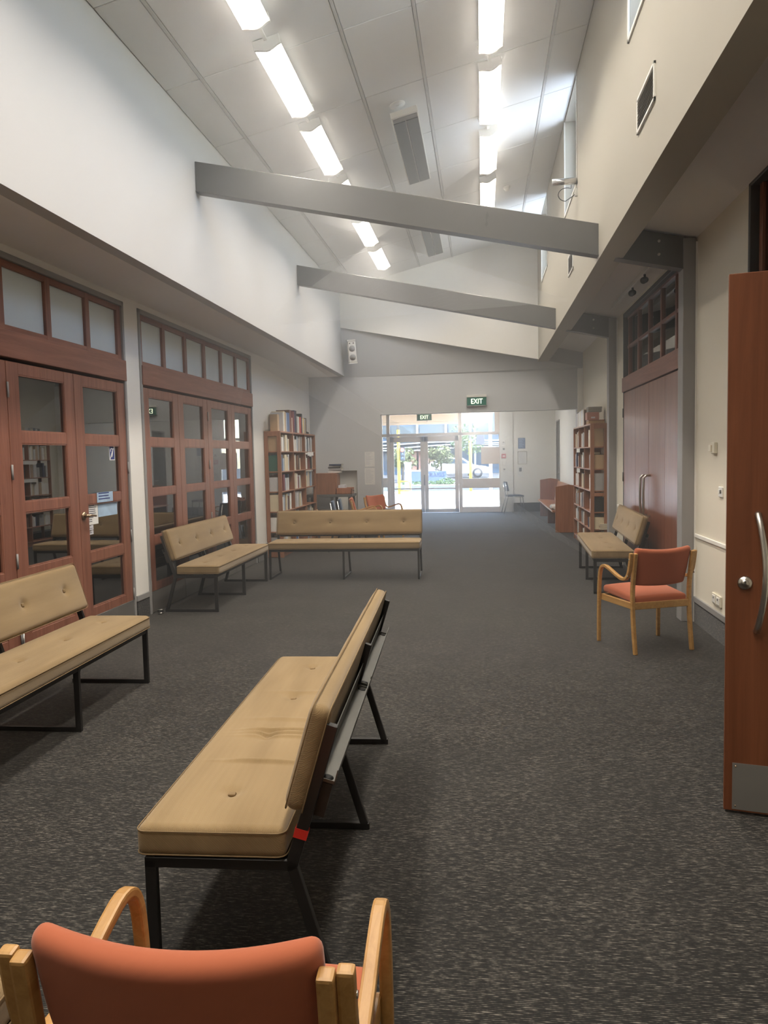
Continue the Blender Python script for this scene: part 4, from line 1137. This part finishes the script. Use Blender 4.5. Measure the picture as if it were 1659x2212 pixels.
bx2 = thing('cardboard_box', 'low cardboard carton on the floor between bookcase and blue chairs', 'box', (-2.76, 12.75, 0)); carton(bx2, 0.20, 0.12, 0.17, False)

# ------------------------------------------------------------------ bookcases and books
BOOKM = {}
BCOL = {
    'white': (0.74, 0.73, 0.70), 'cream': (0.66, 0.58, 0.42), 'grey': (0.36, 0.36, 0.36), 'pale grey': (0.55, 0.55, 0.56), 'blue': (0.08, 0.14, 0.30),
    'pale blue': (0.36, 0.44, 0.52), 'navy': (0.03, 0.045, 0.11), 'black': (0.025, 0.024, 0.024), 'maroon': (0.16, 0.025, 0.03), 'red': (0.45, 0.06, 0.05),
    'brown': (0.17, 0.085, 0.05), 'tan': (0.42, 0.29, 0.17), 'green': (0.05, 0.17, 0.11), 'dark green': (0.025, 0.10, 0.075), 'teal': (0.06, 0.22, 0.25), 'yellow': (0.62, 0.47, 0.12)}
for k, c in BCOL.items(): BOOKM[k] = plain(k.replace(' ', '_') + '_book_cover', c, 0.5, var=0.12, scale=14)
PAGES = plain('book_pages', (0.70, 0.64, 0.52), 0.9, var=0.08, scale=60)
BOOKMESH = {}
rb = random.Random(11)
def book_mesh(th_, h, d, col):
    """spine towards -x: a cover wrapped round a recessed page block; standing, base at z=0"""
    key = (round(th_,3), round(h,3), round(d,3), col)
    if key in BOOKMESH: return BOOKMESH[key]
    mb = MB(); c = 0.0022
    mb.cur = 0
    mb.box(0, c, -th_/2, th_/2, 0, h).box(c, d, -th_/2, -th_/2+c, 0, h).box(c, d, th_/2-c, th_/2, 0, h)
    mb.cur = 1
    mb.box(c, d-0.006, -th_/2+c, th_/2-c, 0.004, h-0.005)
    me = mb.build('book', [BOOKM[col], PAGES]); m_ = me.data; bpy.data.objects.remove(me)
    BOOKMESH[key] = m_
    return m_
nbooks = [0]
def put_book(x, y, z, th_, h, d, col, sgn, label, group, lean=0.0, flat=False, rz=0.0):
    o = bpy.data.objects.new('book', book_mesh(th_, h, d, col)); COL.objects.link(o)
    if flat:
        # lying flat, thickness up
        o.matrix_world = Matrix.Translation((x, y, z + th_/2)) @ Matrix.Rotation(rz, 4, 'Z') @ Matrix.Rotation(R(90), 4, 'X')
    else:
        o.matrix_world = Matrix.Translation((x, y, z)) @ Matrix.Rotation(lean, 4, 'X') @ (Matrix.Rotation(0 if sgn > 0 else PI, 4, 'Z'))
    setp(o, label, 'book', group); nbooks[0] += 1
    return o
NUM = ['first','second','third','fourth','fifth','sixth','seventh','eighth','ninth','tenth','eleventh','twelfth','thirteenth','fourteenth','fifteenth','sixteenth','seventeenth','eighteenth','nineteenth','twentieth','twenty-first','twenty-second']
CO1 = ['white','cream','cream','pale grey','pale grey','grey','grey','pale blue','pale blue','blue','maroon','navy','black','tan','white','brown']
FIRST = {'by the glazed doors': ['tan', 'dark green', 'pale grey', 'cream', 'white', 'grey'], 'by the grey column': ['tan', 'tan', 'grey', 'black', 'cream', 'navy']}
CO2 = ['white','white','white','cream','pale grey','grey','black','pale grey','white','brown','navy','tan','grey','cream']
def fill_bay(side, xface, sgn, y0, y1, z, clear, bay, row, place, frac, cols, tilt_last=False, hh=None):
    """books stand spine out along y; sgn=+1: spine at lower x"""
    y = y0 + 0.006; n = 0; end = y0 + (y1-y0)*min(0.97, frac + (0.07 if frac > 0.5 else 0))
    SH = ['top', 'second', 'third', 'fourth', 'fifth', 'bottom'][row]
    while True:
        th_ = rb.choice((0.03, 0.04, 0.05, 0.055, 0.06, 0.07, 0.085))*1.15
        if y + th_ > end: break
        h = round((hh or clear)*rb.choice((0.62, 0.68, 0.72, 0.76, 0.8, 0.86)), 2); d = rb.choice((0.14, 0.16, 0.19))
        h = min(h, clear-0.03)
        col = rb.choice(cols)
        if n == 0 and bay == 'near': col = FIRST[place][row]; d = 0.2
        xs = xface + sgn*rb.uniform(0.015, 0.05)
        thick = 'slim' if th_ < 0.04 else ('thick' if th_ > 0.075 else '')
        lab = '%s book, %s in %s bay, %s shelf, bookcase %s' % ((thick+' '+col).strip(), NUM[min(n, 21)], bay, SH, place)
        put_book(xs, y+th_/2, z, th_, h, d, col, sgn, lab, 'books in the bookcase ' + place)
        y += th_ + 0.0015; n += 1
    if tilt_last and y + 0.13 < y1:
        # one volume leaning on the row
        th_ = 0.02; h = 0.22; col = rb.choice(cols)
        lab = 'leaning %s book in %s bay, %s shelf, bookcase %s' % (col, bay, SH, place)
        a = R(18)
        put_book(xface + sgn*0.03, y + 0.012 + h*math.sin(a) + 0.004, z + 0.012*math.sin(a), th_, h, 0.17, col, sgn, lab, 'books in the bookcase ' + place, lean=a)
    return y

def bookcase(name, label, x0, x1, y0, y1, ztop, shelves, front_sgn, midrail):
    """open-ended case: ladder ends, boards, dividers. front_sgn=+1 when its front faces +x"""
    t = thing(name, label, 'bookcase', (0,0,0))
    bays = 3
    xf = x1 if front_sgn > 0 else x0; xb = x0 if front_sgn > 0 else x1
    for yy in (y0, y1-0.028):
        for xx in (x0, x1-0.058):
            B(xx, xx+0.058, yy, yy+0.028, 0, ztop).build('stile', SHELFW, t, 0.003)
        B(x0+0.058, x1-0.058, yy+0.002, yy+0.026, ztop-0.075, ztop-0.005).build('end_rail', SHELFW, t, 0.002)
        B(x0+0.058, x1-0.058, yy+0.002, yy+0.026, 0.01, 0.10).build('end_rail', SHELFW, t, 0.002)
        if midrail: B(x0+0.058, x1-0.058, yy+0.002, yy+0.026, midrail, midrail+0.05).build('end_rail', SHELFW, t, 0.002)
    B(x0, x1, y0+0.001, y1-0.001, ztop-0.02, ztop+0.004).build('top_board', SHELFY, t, 0.002)
    for z in shelves: B(x0+0.004, x1-0.004, y0+0.022, y1-0.022, z-0.018, z).build('shelf', SHELFY, t, 0.002)
    for k in range(1, bays):
        yy = y0 + (y1-y0)*k/bays
        B(x0+0.002, x1-0.002, yy-0.010, yy+0.010, 0.08, ztop-0.02).build('divider', SHELFW, t, 0.002)
    B(x0+0.02, x1-0.03, y0+0.02, y1-0.02, 0.0, shelves[-1]-0.018).build('plinth', SHELFW, t)
    return t
# left case: front faces +x
LX0, LX1, LY0, LY1, LZ = XL+0.005, -3.085, 11.60, 14.10, 1.965
LS = [1.657, 1.345, 1.032, 0.72, 0.405, 0.09]
bookcase('bookcase', 'tall reddish open-ended bookcase against the left wall beyond the glazed doors', LX0, LX1, LY0, LY1, LZ, LS, 1, 0)
lbay = (LY1-LY0)/3
PL = 'by the glazed doors'
fr = {(0,0):0.78,(0,1):0.74,(0,2):0.85,(1,0):0.74,(1,1):0.72,(1,2):0.9,(2,0):0.80,(2,1):0.60,(2,2):0.88,(3,0):0.78,(3,1):0.62,(3,2):0.2,(4,0):0.5,(4,1):0.5,(4,2):0.75,(5,0):0.62,(5,1):0.45,(5,2):0.5}
for r_, z in enumerate(LS):
    for b_ in range(3):
        ya, yb = LY0 + lbay*b_ + (0.03 if b_ == 0 else 0.012), LY0 + lbay*(b_+1) - (0.03 if b_ == 2 else 0.012)
        fill_bay('l', LX1, -1, ya, yb, z, 0.29, ['near','middle','far'][b_], r_, PL, fr[(r_, b_)], CO1, (r_, b_) in ((2,1),(3,1),(5,0)), 0.33)
# right case: front faces -x
RX0, RX1, RY0, RY1, RZ = 1.575, XR-0.005, 11.93, 14.10, 1.965
RX0 = 1.615
RS = [1.62, 1.285, 0.955, 0.63, 0.365, 0.09]
bookcase('bookcase', 'tall reddish open-ended bookcase against the right wall behind the grey column', RX0, RX1, RY0, RY1, RZ, RS, -1, 0.87)
rbay = (RY1-RY0)/3
PRR = 'by the grey column'
fr2 = {(0,0):0.75,(0,1):0.9,(0,2):0.92,(1,0):0.5,(1,1):0.9,(1,2):0.9,(2,0):0.6,(2,1):0.85,(2,2):0.92,(3,0):0.3,(3,1):0.85,(3,2):0.92,(4,0):0.6,(4,1):0.9,(4,2):0.9,(5,0):0.5,(5,1):0.6,(5,2):0.0}
cl = [0.32, 0.31, 0.305, 0.30, 0.245, 0.25]
for r_, z in enumerate(RS):
    for b_ in range(3):
        if fr2[(r_, b_)] == 0: continue
        ya, yb = RY0 + rbay*b_ + (0.03 if b_ == 0 else 0.012), RY0 + rbay*(b_+1) - (0.03 if b_ == 2 else 0.012)
        fill_bay('r', RX0, 1, ya, yb, z, cl[r_], ['near','middle','far'][b_], r_, PRR, fr2[(r_, b_)], CO2, (r_, b_) in ((3,0),))
# white shelf labels
for (z, k) in ((RS[0]-0.03, 0), (RS[1]-0.03, 1)):
    for yy in (13.4,):
        t = thing('shelf_label', 'white card label on the %s shelf edge of the bookcase by the grey column' % ['upper', 'lower'][k], 'label', (RX0-0.001, yy, z-0.02)); B(-0.002, 0, -0.22, 0.22, -0.035, 0.03).build('card', PAPER, t)
t = thing('shelf_label', 'white card label on the far bay edge of the bookcase by the glazed doors', 'label', (LX1+0.001, 13.68, LS[0]-0.04)); B(0, 0.002, -0.24, 0.22, -0.035, 0.03).build('card', PAPER, t)

# row of books and a box file standing on top of the left case
tops = [('tan',0.07,0.26,0.12),('pale grey',0.035,0.30,0.20),('cream',0.04,0.32,0.20),('tan',0.05,0.31,0.20),('pale blue',0.03,0.30,0.18),('blue',0.06,0.31,0.19),('blue',0.05,0.31,0.19),('brown',0.05,0.36,0.22),('maroon',0.05,0.36,0.22),('cream',0.03,0.24,0.17),('maroon',0.05,0.35,0.22),('maroon',0.04,0.35,0.22),('navy',0.05,0.37,0.23),('black',0.05,0.37,0.23),('grey',0.05,0.28,0.18),('pale grey',0.04,0.28,0.18),('cream',0.03,0.28,0.18),('red',0.05,0.27,0.18),('red',0.04,0.28,0.18),('black',0.06,0.34,0.22),('white',0.03,0.26,0.18),('yellow',0.04,0.27,0.18),('grey',0.05,0.26,0.18),('tan',0.04,0.27,0.18),('black',0.04,0.28,0.18)]
y = LY0 + 0.05
for n, (c, th_, h, d) in enumerate(tops):
    th_ *= 1.45
    if n == 1: y += 0.12
    put_book(LX1 - 0.02 - (0.03 if n == 0 else 0), y+th_/2, LZ+0.004, round(th_,3), h, d, c, -1, '%s book, %s from the near end atop the bookcase by the glazed doors' % (c, NUM[n] if n < 22 else ['twenty-third','twenty-fourth','twenty-fifth'][n-22]), 'books on top of the left bookcase')
    y += th_ + 0.004
sbk = thing('stapler', 'small black stapler at the far end on top of the bookcase by the glazed doors', 'stapler', (-3.2, 13.94, LZ+0.004))
MB().box(-0.03, 0.03, -0.09, 0.09, 0, 0.015).build('base', BLACKR, sbk, 0.003); MB().prism([(-0.09, 0.03), (0.08, 0.022), (0.09, 0.045), (-0.09, 0.055)], 'X', -0.018, 0.018).build('arm', BLACKR, sbk, 0.003)
# books and boxes on top of the right case
tr_ = [('black',0.05,0.24,0.17),('white',0.04,0.23,0.17),('navy',0.04,0.25,0.17),('cream',0.05,0.24,0.17),('grey',0.05,0.24,0.17),('white',0.06,0.25,0.17),('cream',0.06,0.26,0.17),('pale grey',0.05,0.25,0.17),('pale grey',0.05,0.26,0.17),('white',0.04,0.27,0.17),('grey',0.04,0.26,0.17),('cream',0.04,0.26,0.17),('brown',0.04,0.25,0.17)]
y = 13.82
for n, (c, th_, h, d) in enumerate(tr_):
    th_ *= 1.6
    put_book(RX0 + 0.02, y-th_/2, RZ+0.004, round(th_,3), h, d, c, 1, '%s book, %s from the far end atop the bookcase by the grey column' % (c, NUM[n]), 'books on top of the right bookcase')
    y -= th_ + 0.004
t = thing('flat_box', 'flat brown wooden box lying on top of the bookcase by the grey column', 'box', (1.73, 12.30, RZ+0.004)); MB().box(-0.11, 0.13, -0.14, 0.14, 0, 0.045).build('base', CARD, t, 0.003); MB().box(-0.112, 0.132, -0.142, 0.142, 0.046, 0.062).build('lid', SHELFW, t, 0.003)
t = thing('storage_box', 'pinkish storage box with a label holder on top of the right bookcase', 'box', (1.69, 12.28, RZ+0.068))
MB().box(-0.09, 0.09, -0.11, 0.11, 0, 0.115).build('body', plain('dusty_pink_board', (0.45, 0.22, 0.17), 0.7), t, 0.003); MB().box(-0.03, 0.03, -0.114, -0.109, 0.02, 0.045).build('label_holder', PAPERG, t)
t = thing('storage_box', 'grey storage box standing topmost on the pinkish box', 'box', (1.72, 12.28, RZ+0.185)); MB().box(-0.10, 0.10, -0.11, 0.11, 0, 0.07).build('body', plain('grey_board', (0.28, 0.27, 0.24), 0.7), t, 0.003); MB().box(-0.104, 0.104, -0.114, 0.114, 0.055, 0.08).build('lid', plain('grey_board_lid', (0.33, 0.32, 0.29), 0.7), t, 0.003)
# items in the near end of the right case
t = thing('telephone', 'old pinkish telephone standing on a shelf in the near end of the right bookcase', 'telephone', (1.77, 12.06, RS[3]+0.001))
MB().prism([(-0.07, 0), (0.07, 0), (0.07, 0.03), (-0.07, 0.06)], 'X', -0.05, 0.05).build('body', plain('old_pink_plastic', (0.55, 0.40, 0.36), 0.5), t, 0.004)
MB().tube([(-0.06, 0.0, 0.075), (-0.03, 0, 0.12), (0.03, 0, 0.12), (0.06, 0, 0.085)], [0.02, 0.012, 0.012, 0.02], 8).build('handset', IVORY, t)
for k in range(3):
    put_book(RX0+0.13, 12.12, RS[4]+0.001+0.03*k, 0.028, 0.24, 0.17, ['cream','tan','cream'][k], 1, '%s book lying flat, %s of the low pile inside the right bookcase' % (['cream','tan','cream'][k], ['bottom','middle','top'][k]), 'flat books in the right bookcase', flat=True)
# pile of books on the dark cabinet
for k, (c, th_) in enumerate((('white',0.03),('pale grey',0.025),('grey',0.03),('black',0.022),('grey',0.03),('navy',0.025))):
    z = 0.846+0.40+sum((0.03,0.025,0.03,0.022,0.03,0.025)[:k])
    put_book(-2.92 + 0.01*(k % 3), 14.42, z+0.0006*(k+1), th_, 0.24, 0.19, c, 1, '%s book lying flat, %s from the bottom of the pile on the dark cabinet' % (c, NUM[k]), 'books piled on the dark cabinet', flat=True, rz=R(90 + 6*math.sin(k*2)))
# an upright white lever-arch file on the lower end shelf of the left case
t = thing('lever_arch_file', 'white lever arch file with a finger hole at the near end of the left bookcase', 'folder', (-3.14, 11.665, LS[4]+0.001))
MB().box(-0.02, 0.035, -0.028, 0.028, 0, 0.27).build('spine', PAPER, t, 0.002); MB().cyl((0.0075, -0.03, 0.19), (0.0075, -0.027, 0.19), 0.011, 12).build('finger_hole', BLACKR, t)
t.location.y = 11.66; t.location.x = -3.16

# ------------------------------------------------------------------ outside
structure('ground_paving', B(-40, 30, YG+0.06, 33.2, -0.14, -0.02), PAVE)
structure('kerb', B(-40, 30, 33.2, 33.4, -0.50, -0.02), KERB)
structure('road', B(-60, 50, 33.4, 42.5, -0.50, -0.15), ROAD)
structure('ground_verge', B(-60, 50, 42.5, 46.0, -0.50, -0.13), KERB)
structure('ground_far', B(-80, 70, 46.0, 120, -0.5, -0.02), ROAD)
mk = MB()
for x in (-9, -5.5, -2.2, 1.0, 4.2): mk.box(x, x+1.4, 34.9, 35.05, -0.149, -0.144)
structure('road_markings', mk, BLDW)
aw = thing('entrance_awning', 'peach boarded awning above the footpath outside the entrance', 'awning', (-1.4, 24, 0))
for k, (a, b_) in enumerate(((-7.0, -1.9), (-1.88, -0.3), (-0.28, 1.72))): B(a, b_, -0.08, 0.08, 2.57, 2.95).build('fascia_board', FASCIA, aw, 0.004)
B(-7.0, 1.72, -0.07, 0.07, 2.495, 2.565).build('lower_trim', FASCIA, aw)
B(-7.0, 1.72, -0.5, 0.9, 2.95, 3.05).build('roof_sheet', FASCIA, aw)
for x in (-6.9, 1.65): B(x-0.05, x+0.05, 0.1, 0.2, -0.02, 2.95).build('post', ENTRYF, aw)
# traffic signals
def pole(x, y, h, lab):
    t = thing('traffic_signal', lab, 'traffic light', (x, y, -0.02))
    MB().cyl((0,0,0), (0,0,h), 0.062, 14).build('pole', YELLOW, t)
    MB().cyl((0,0,h), (0,0,h+1.1), 0.055, 14).build('upper_pole', DARKTRIM, t)
    return t
p1 = pole(-3.36, 31.0, 2.6, 'yellow signal pole showing red, left through the entrance doors')
MB().box(0.07, 0.25, -0.10, 0.10, 1.36, 1.90).build('signal_head', DARKB, p1, 0.01)
MB().cyl((0.16, -0.102, 1.79), (0.16, -0.12, 1.79), 0.075, 18).build('red_lens', REDL, p1)
for z in (1.62, 1.46): MB().cyl((0.16, -0.102, z), (0.16, -0.12, z), 0.06, 18).build('dark_lens', BLDG, p1)
MB().tube([(0, 0, 0.52), (0.35, 0, 0.52), (0.45, 0, 0.45), (0.45, 0, 0.16), (0.35, 0, 0.14), (0, 0, 0.14)], 0.03, 8).build('guard_rail', YELLOW, p1)
p2 = pole(-0.50, 32.6, 2.12, 'yellow signal pole with dark head, right through the sidelight')
MB().prism([(0.22, 1.95), (0.62, 1.95), (0.56, 2.5), (0.28, 2.5)], 'Y', -0.12, 0.12).build('signal_head', DARKB, p2, 0.01)
MB().box(0.0, 0.3, -0.02, 0.02, 2.15, 2.2).build('bracket', DARKTRIM, p2)
ut = thing('utility_cabinet', 'white utility pillar behind the left signal pole', 'cabinet', (-3.03, 31.4, -0.02))
MB().box(-0.13, 0.13, -0.12, 0.12, 0, 1.22).build('body', BLDW, ut, 0.02); MB().box(-0.15, 0.15, -0.14, 0.14, 1.22, 1.28).build('cap', BLDW, ut, 0.01); MB().box(-0.03, 0.04, -0.125, -0.119, 0.85, 0.9).build('latch', TRIMG, ut)
# company sign wall
sg = thing('company_sign', 'long blue lettered sign wall across the road behind the hedge', 'sign', (-3.25, 45.0, -0.13))
MB().box(-1.25, 1.15, -0.12, 0.12, 0.0, 0.72).build('panel', SIGNB, sg, 0.01); MB().box(-1.3, 0.5, -0.14, 0.14, 0.72, 0.80).build('cap', BLDW, sg, 0.01)
text('lettering', 'CRAIGS', 0.34, SIGNT, sg, (0.50, -0.125, 0.50), (PI/2, 0, 0), 0.004, 0.95)
hg = MB()
rh = random.Random(3)
def leafcloud(mb, cx_, cy_, cz_, rx, ry, rz_, n, s_, rnd):
    for _ in range(n):
        u = Vector((rnd.gauss(0,1), rnd.gauss(0,1), rnd.gauss(0,1))).normalized()*(0.72+0.28*rnd.random())
        p = Vector((cx_+u.x*rx, cy_+u.y*ry, cz_+u.z*rz_))
        a = Vector((rnd.gauss(0,1), rnd.gauss(0,1), rnd.gauss(0,1))).normalized(); b_ = a.orthogonal().normalized(); a = a*s_; b_ = b_*s_*0.6
        mb._add([p-a, p+b_, p+a, p-b_], [(0,1,2,3)])
for k in range(9): leafcloud(hg, -4.3 + 0.34*k, 43.6, -0.08, 0.28, 0.3, 0.16, 110, 0.06, rh)
leafcloud(hg, -2.1, 43.5, -0.02, 0.5, 0.35, 0.26, 300, 0.06, rh)
hgo = hg.build('clipped_hedge', LEAFG, recalc=False); setp(hgo, 'low clipped green hedge in front of the blue sign wall', 'hedge')
def shrub(x, y, h, r_, lab, mat, seed):
    t = thing('shrub_tree', lab, 'tree', (x, y, -0.02)); mb = MB(); rnd = random.Random(seed)
    for _ in range(7): leafcloud(mb, rnd.uniform(-r_, r_)*0.6, rnd.uniform(-r_, r_)*0.4, h*rnd.uniform(0.55, 0.9), r_*0.5, r_*0.5, h*0.2, 90, 0.11, rnd)
    mb.build('crown', mat, t, recalc=False); MB().tube([(0,0,0), (0.05,0,h*0.4), (0,0,h*0.75)], [0.07, 0.05, 0.03], 7).build('trunk', BARK, t)
    return t
shrub(-2.6, 48.2, 2.0, 0.9, 'olive shrub above the right part of the sign wall', LEAFO, 1)
shrub(-5.0, 48.2, 1.9, 0.9, 'olive shrub above the left part of the sign wall', LEAFO, 2)
shrub(-1.0, 56.5, 3.6, 1.4, 'green street tree behind the white car', LEAFG, 4)
shrub(2.6, 58, 3.4, 1.3, 'green street tree at the right edge of the sidelight', LEAFG, 6)
# white car
ca = thing('white_car', 'white car parked across the road, seen through the sidelight', 'car', (-1.75, 51.5, -0.02))
body = [(-1.9, 0.28), (2.15, 0.28), (2.2, 0.55), (2.0, 0.74), (1.15, 0.86), (0.45, 1.32), (-1.0, 1.36), (-1.8, 0.98), (-2.0, 0.9)]
MB().prism(body, 'Y', -0.85, 0.85).build('body', CARW, ca, 0.05, 2)
MB().prism([(-0.75, 1.0), (0.85, 0.95), (0.38, 1.26), (-0.65, 1.28)], 'Y', -0.862, 0.862).build('side_window', BLDG, ca)
for x in (-1.25, 1.42):
    MB().cyl((x, -0.88, 0.33), (x, 0.88, 0.33), 0.33, 22).build('wheel', TYRE, ca); MB().cyl((x, -0.89, 0.33), (x, -0.87, 0.33), 0.20, 18).build('hub_cap', CHROME, ca)
B(1.95, 2.16, -0.80, -0.45, 0.58, 0.70).build('headlamp', WHITEP, ca, 0.01)
# office building across the street
bd = thing('office_building', 'modern office with blue glass, white wavy bands and brick across the street', 'building', (-4, 62, 0))
B(-22, 14, 0.2, 8, 0, 9).build('wall', BLDB, bd)
for k in range(15):
    for r_, (z0, z1) in enumerate(((0.35, 1.75), (2.95, 3.9), (4.3, 5.6))):
        B(-21.7 + 2.3*k, -19.6 + 2.3*k, 0.1, 0.2, z0, z1).build('window_pane', BLDG, bd)
for k in range(16): B(-21.95 + 2.3*k, -21.8 + 2.3*k, -0.1, 0.25, 0, 6).build('mullion', TRIMG, bd)
for i in range(4):
    path = [(-22 + 1.0*k, 2.02 + 0.22*i + 0.10*math.sin(k*0.55 + i*0.8)) for k in range(37)]
    MB().ribbon(path, -0.5-0.05*i, 0.1, 0.10, 'Y').build('wavy_band', BLDW, bd)
B(-1.9, 1.2, -0.1, 0.1, 0, 1.9).build('brick_panel', BRICK, bd); B(-8.5, -5.6, -0.1, 0.1, 0, 1.9).build('brick_panel', BRICK, bd)
B(-22.2, 14.2, -0.6, 8, 9, 9.3).build('roof', ROOFM, bd)
br2 = thing('brick_house', 'red brick house with white window at the left, seen past the narrow sidelight', 'building', (-11.0, 49, 0))
MB().box(-3, 1.6, 0, 5, 0, 3.6).build('wall', BRICK, br2); MB().prism([(-3.3, 3.6), (1.9, 3.6), (-0.7, 5.2)], 'Y', -0.3, 5.3).build('roof', ROOFM, br2)
for x in (-1.9, 0.2): B(x, x+0.9, -0.05, 0.05, 1.0, 2.2).build('window', BLDW, br2); B(x+0.08, x+0.82, -0.07, -0.04, 1.08, 2.12).build('window_pane', BLDG, br2)

# ------------------------------------------------------------------ scatter volumes added in the hall to stand in for lens glare
def lens_glare(dens, mb, label):
    hm = bpy.data.materials.new('glare_scatter'); hm.use_nodes = True
    nt = hm.node_tree; nt.nodes.clear()
    ho = N(nt, 'OutputMaterial'); vs_ = N(nt, 'VolumeScatter')
    vs_.inputs['Color'].default_value = (0.93, 0.96, 1.0, 1); vs_.inputs['Density'].default_value = dens; vs_.inputs['Anisotropy'].default_value = 0.5
    nt.links.new(vs_.outputs[0], ho.inputs['Volume'])
    return setp(mb.build('lens_glare', hm), label, 'lens_glare', kind='stuff')
SECT = [(XL+0.01, 0.01), (XR-0.13, 0.01), (XR-0.13, 3.22), (XBR-0.01, 3.22), (XBR-0.01, zc(XBR)-0.14), (XBL+0.01, zc(XBL)-0.14), (XBL+0.01, 3.09), (XL+0.01, 3.09)]
lens_glare(GLARE1, MB().prism(SECT, 'Y', 4.6, 8.9), 'thin scatter volume added for lens glare in the middle of the hall')
lens_glare(GLARE2, MB().prism(SECT, 'Y', 8.9, 14.5).box(-2.98, 1.88, 15.06, 20.5, 0.01, 2.60), 'thicker scatter volume added for lens glare towards the bright entrance')
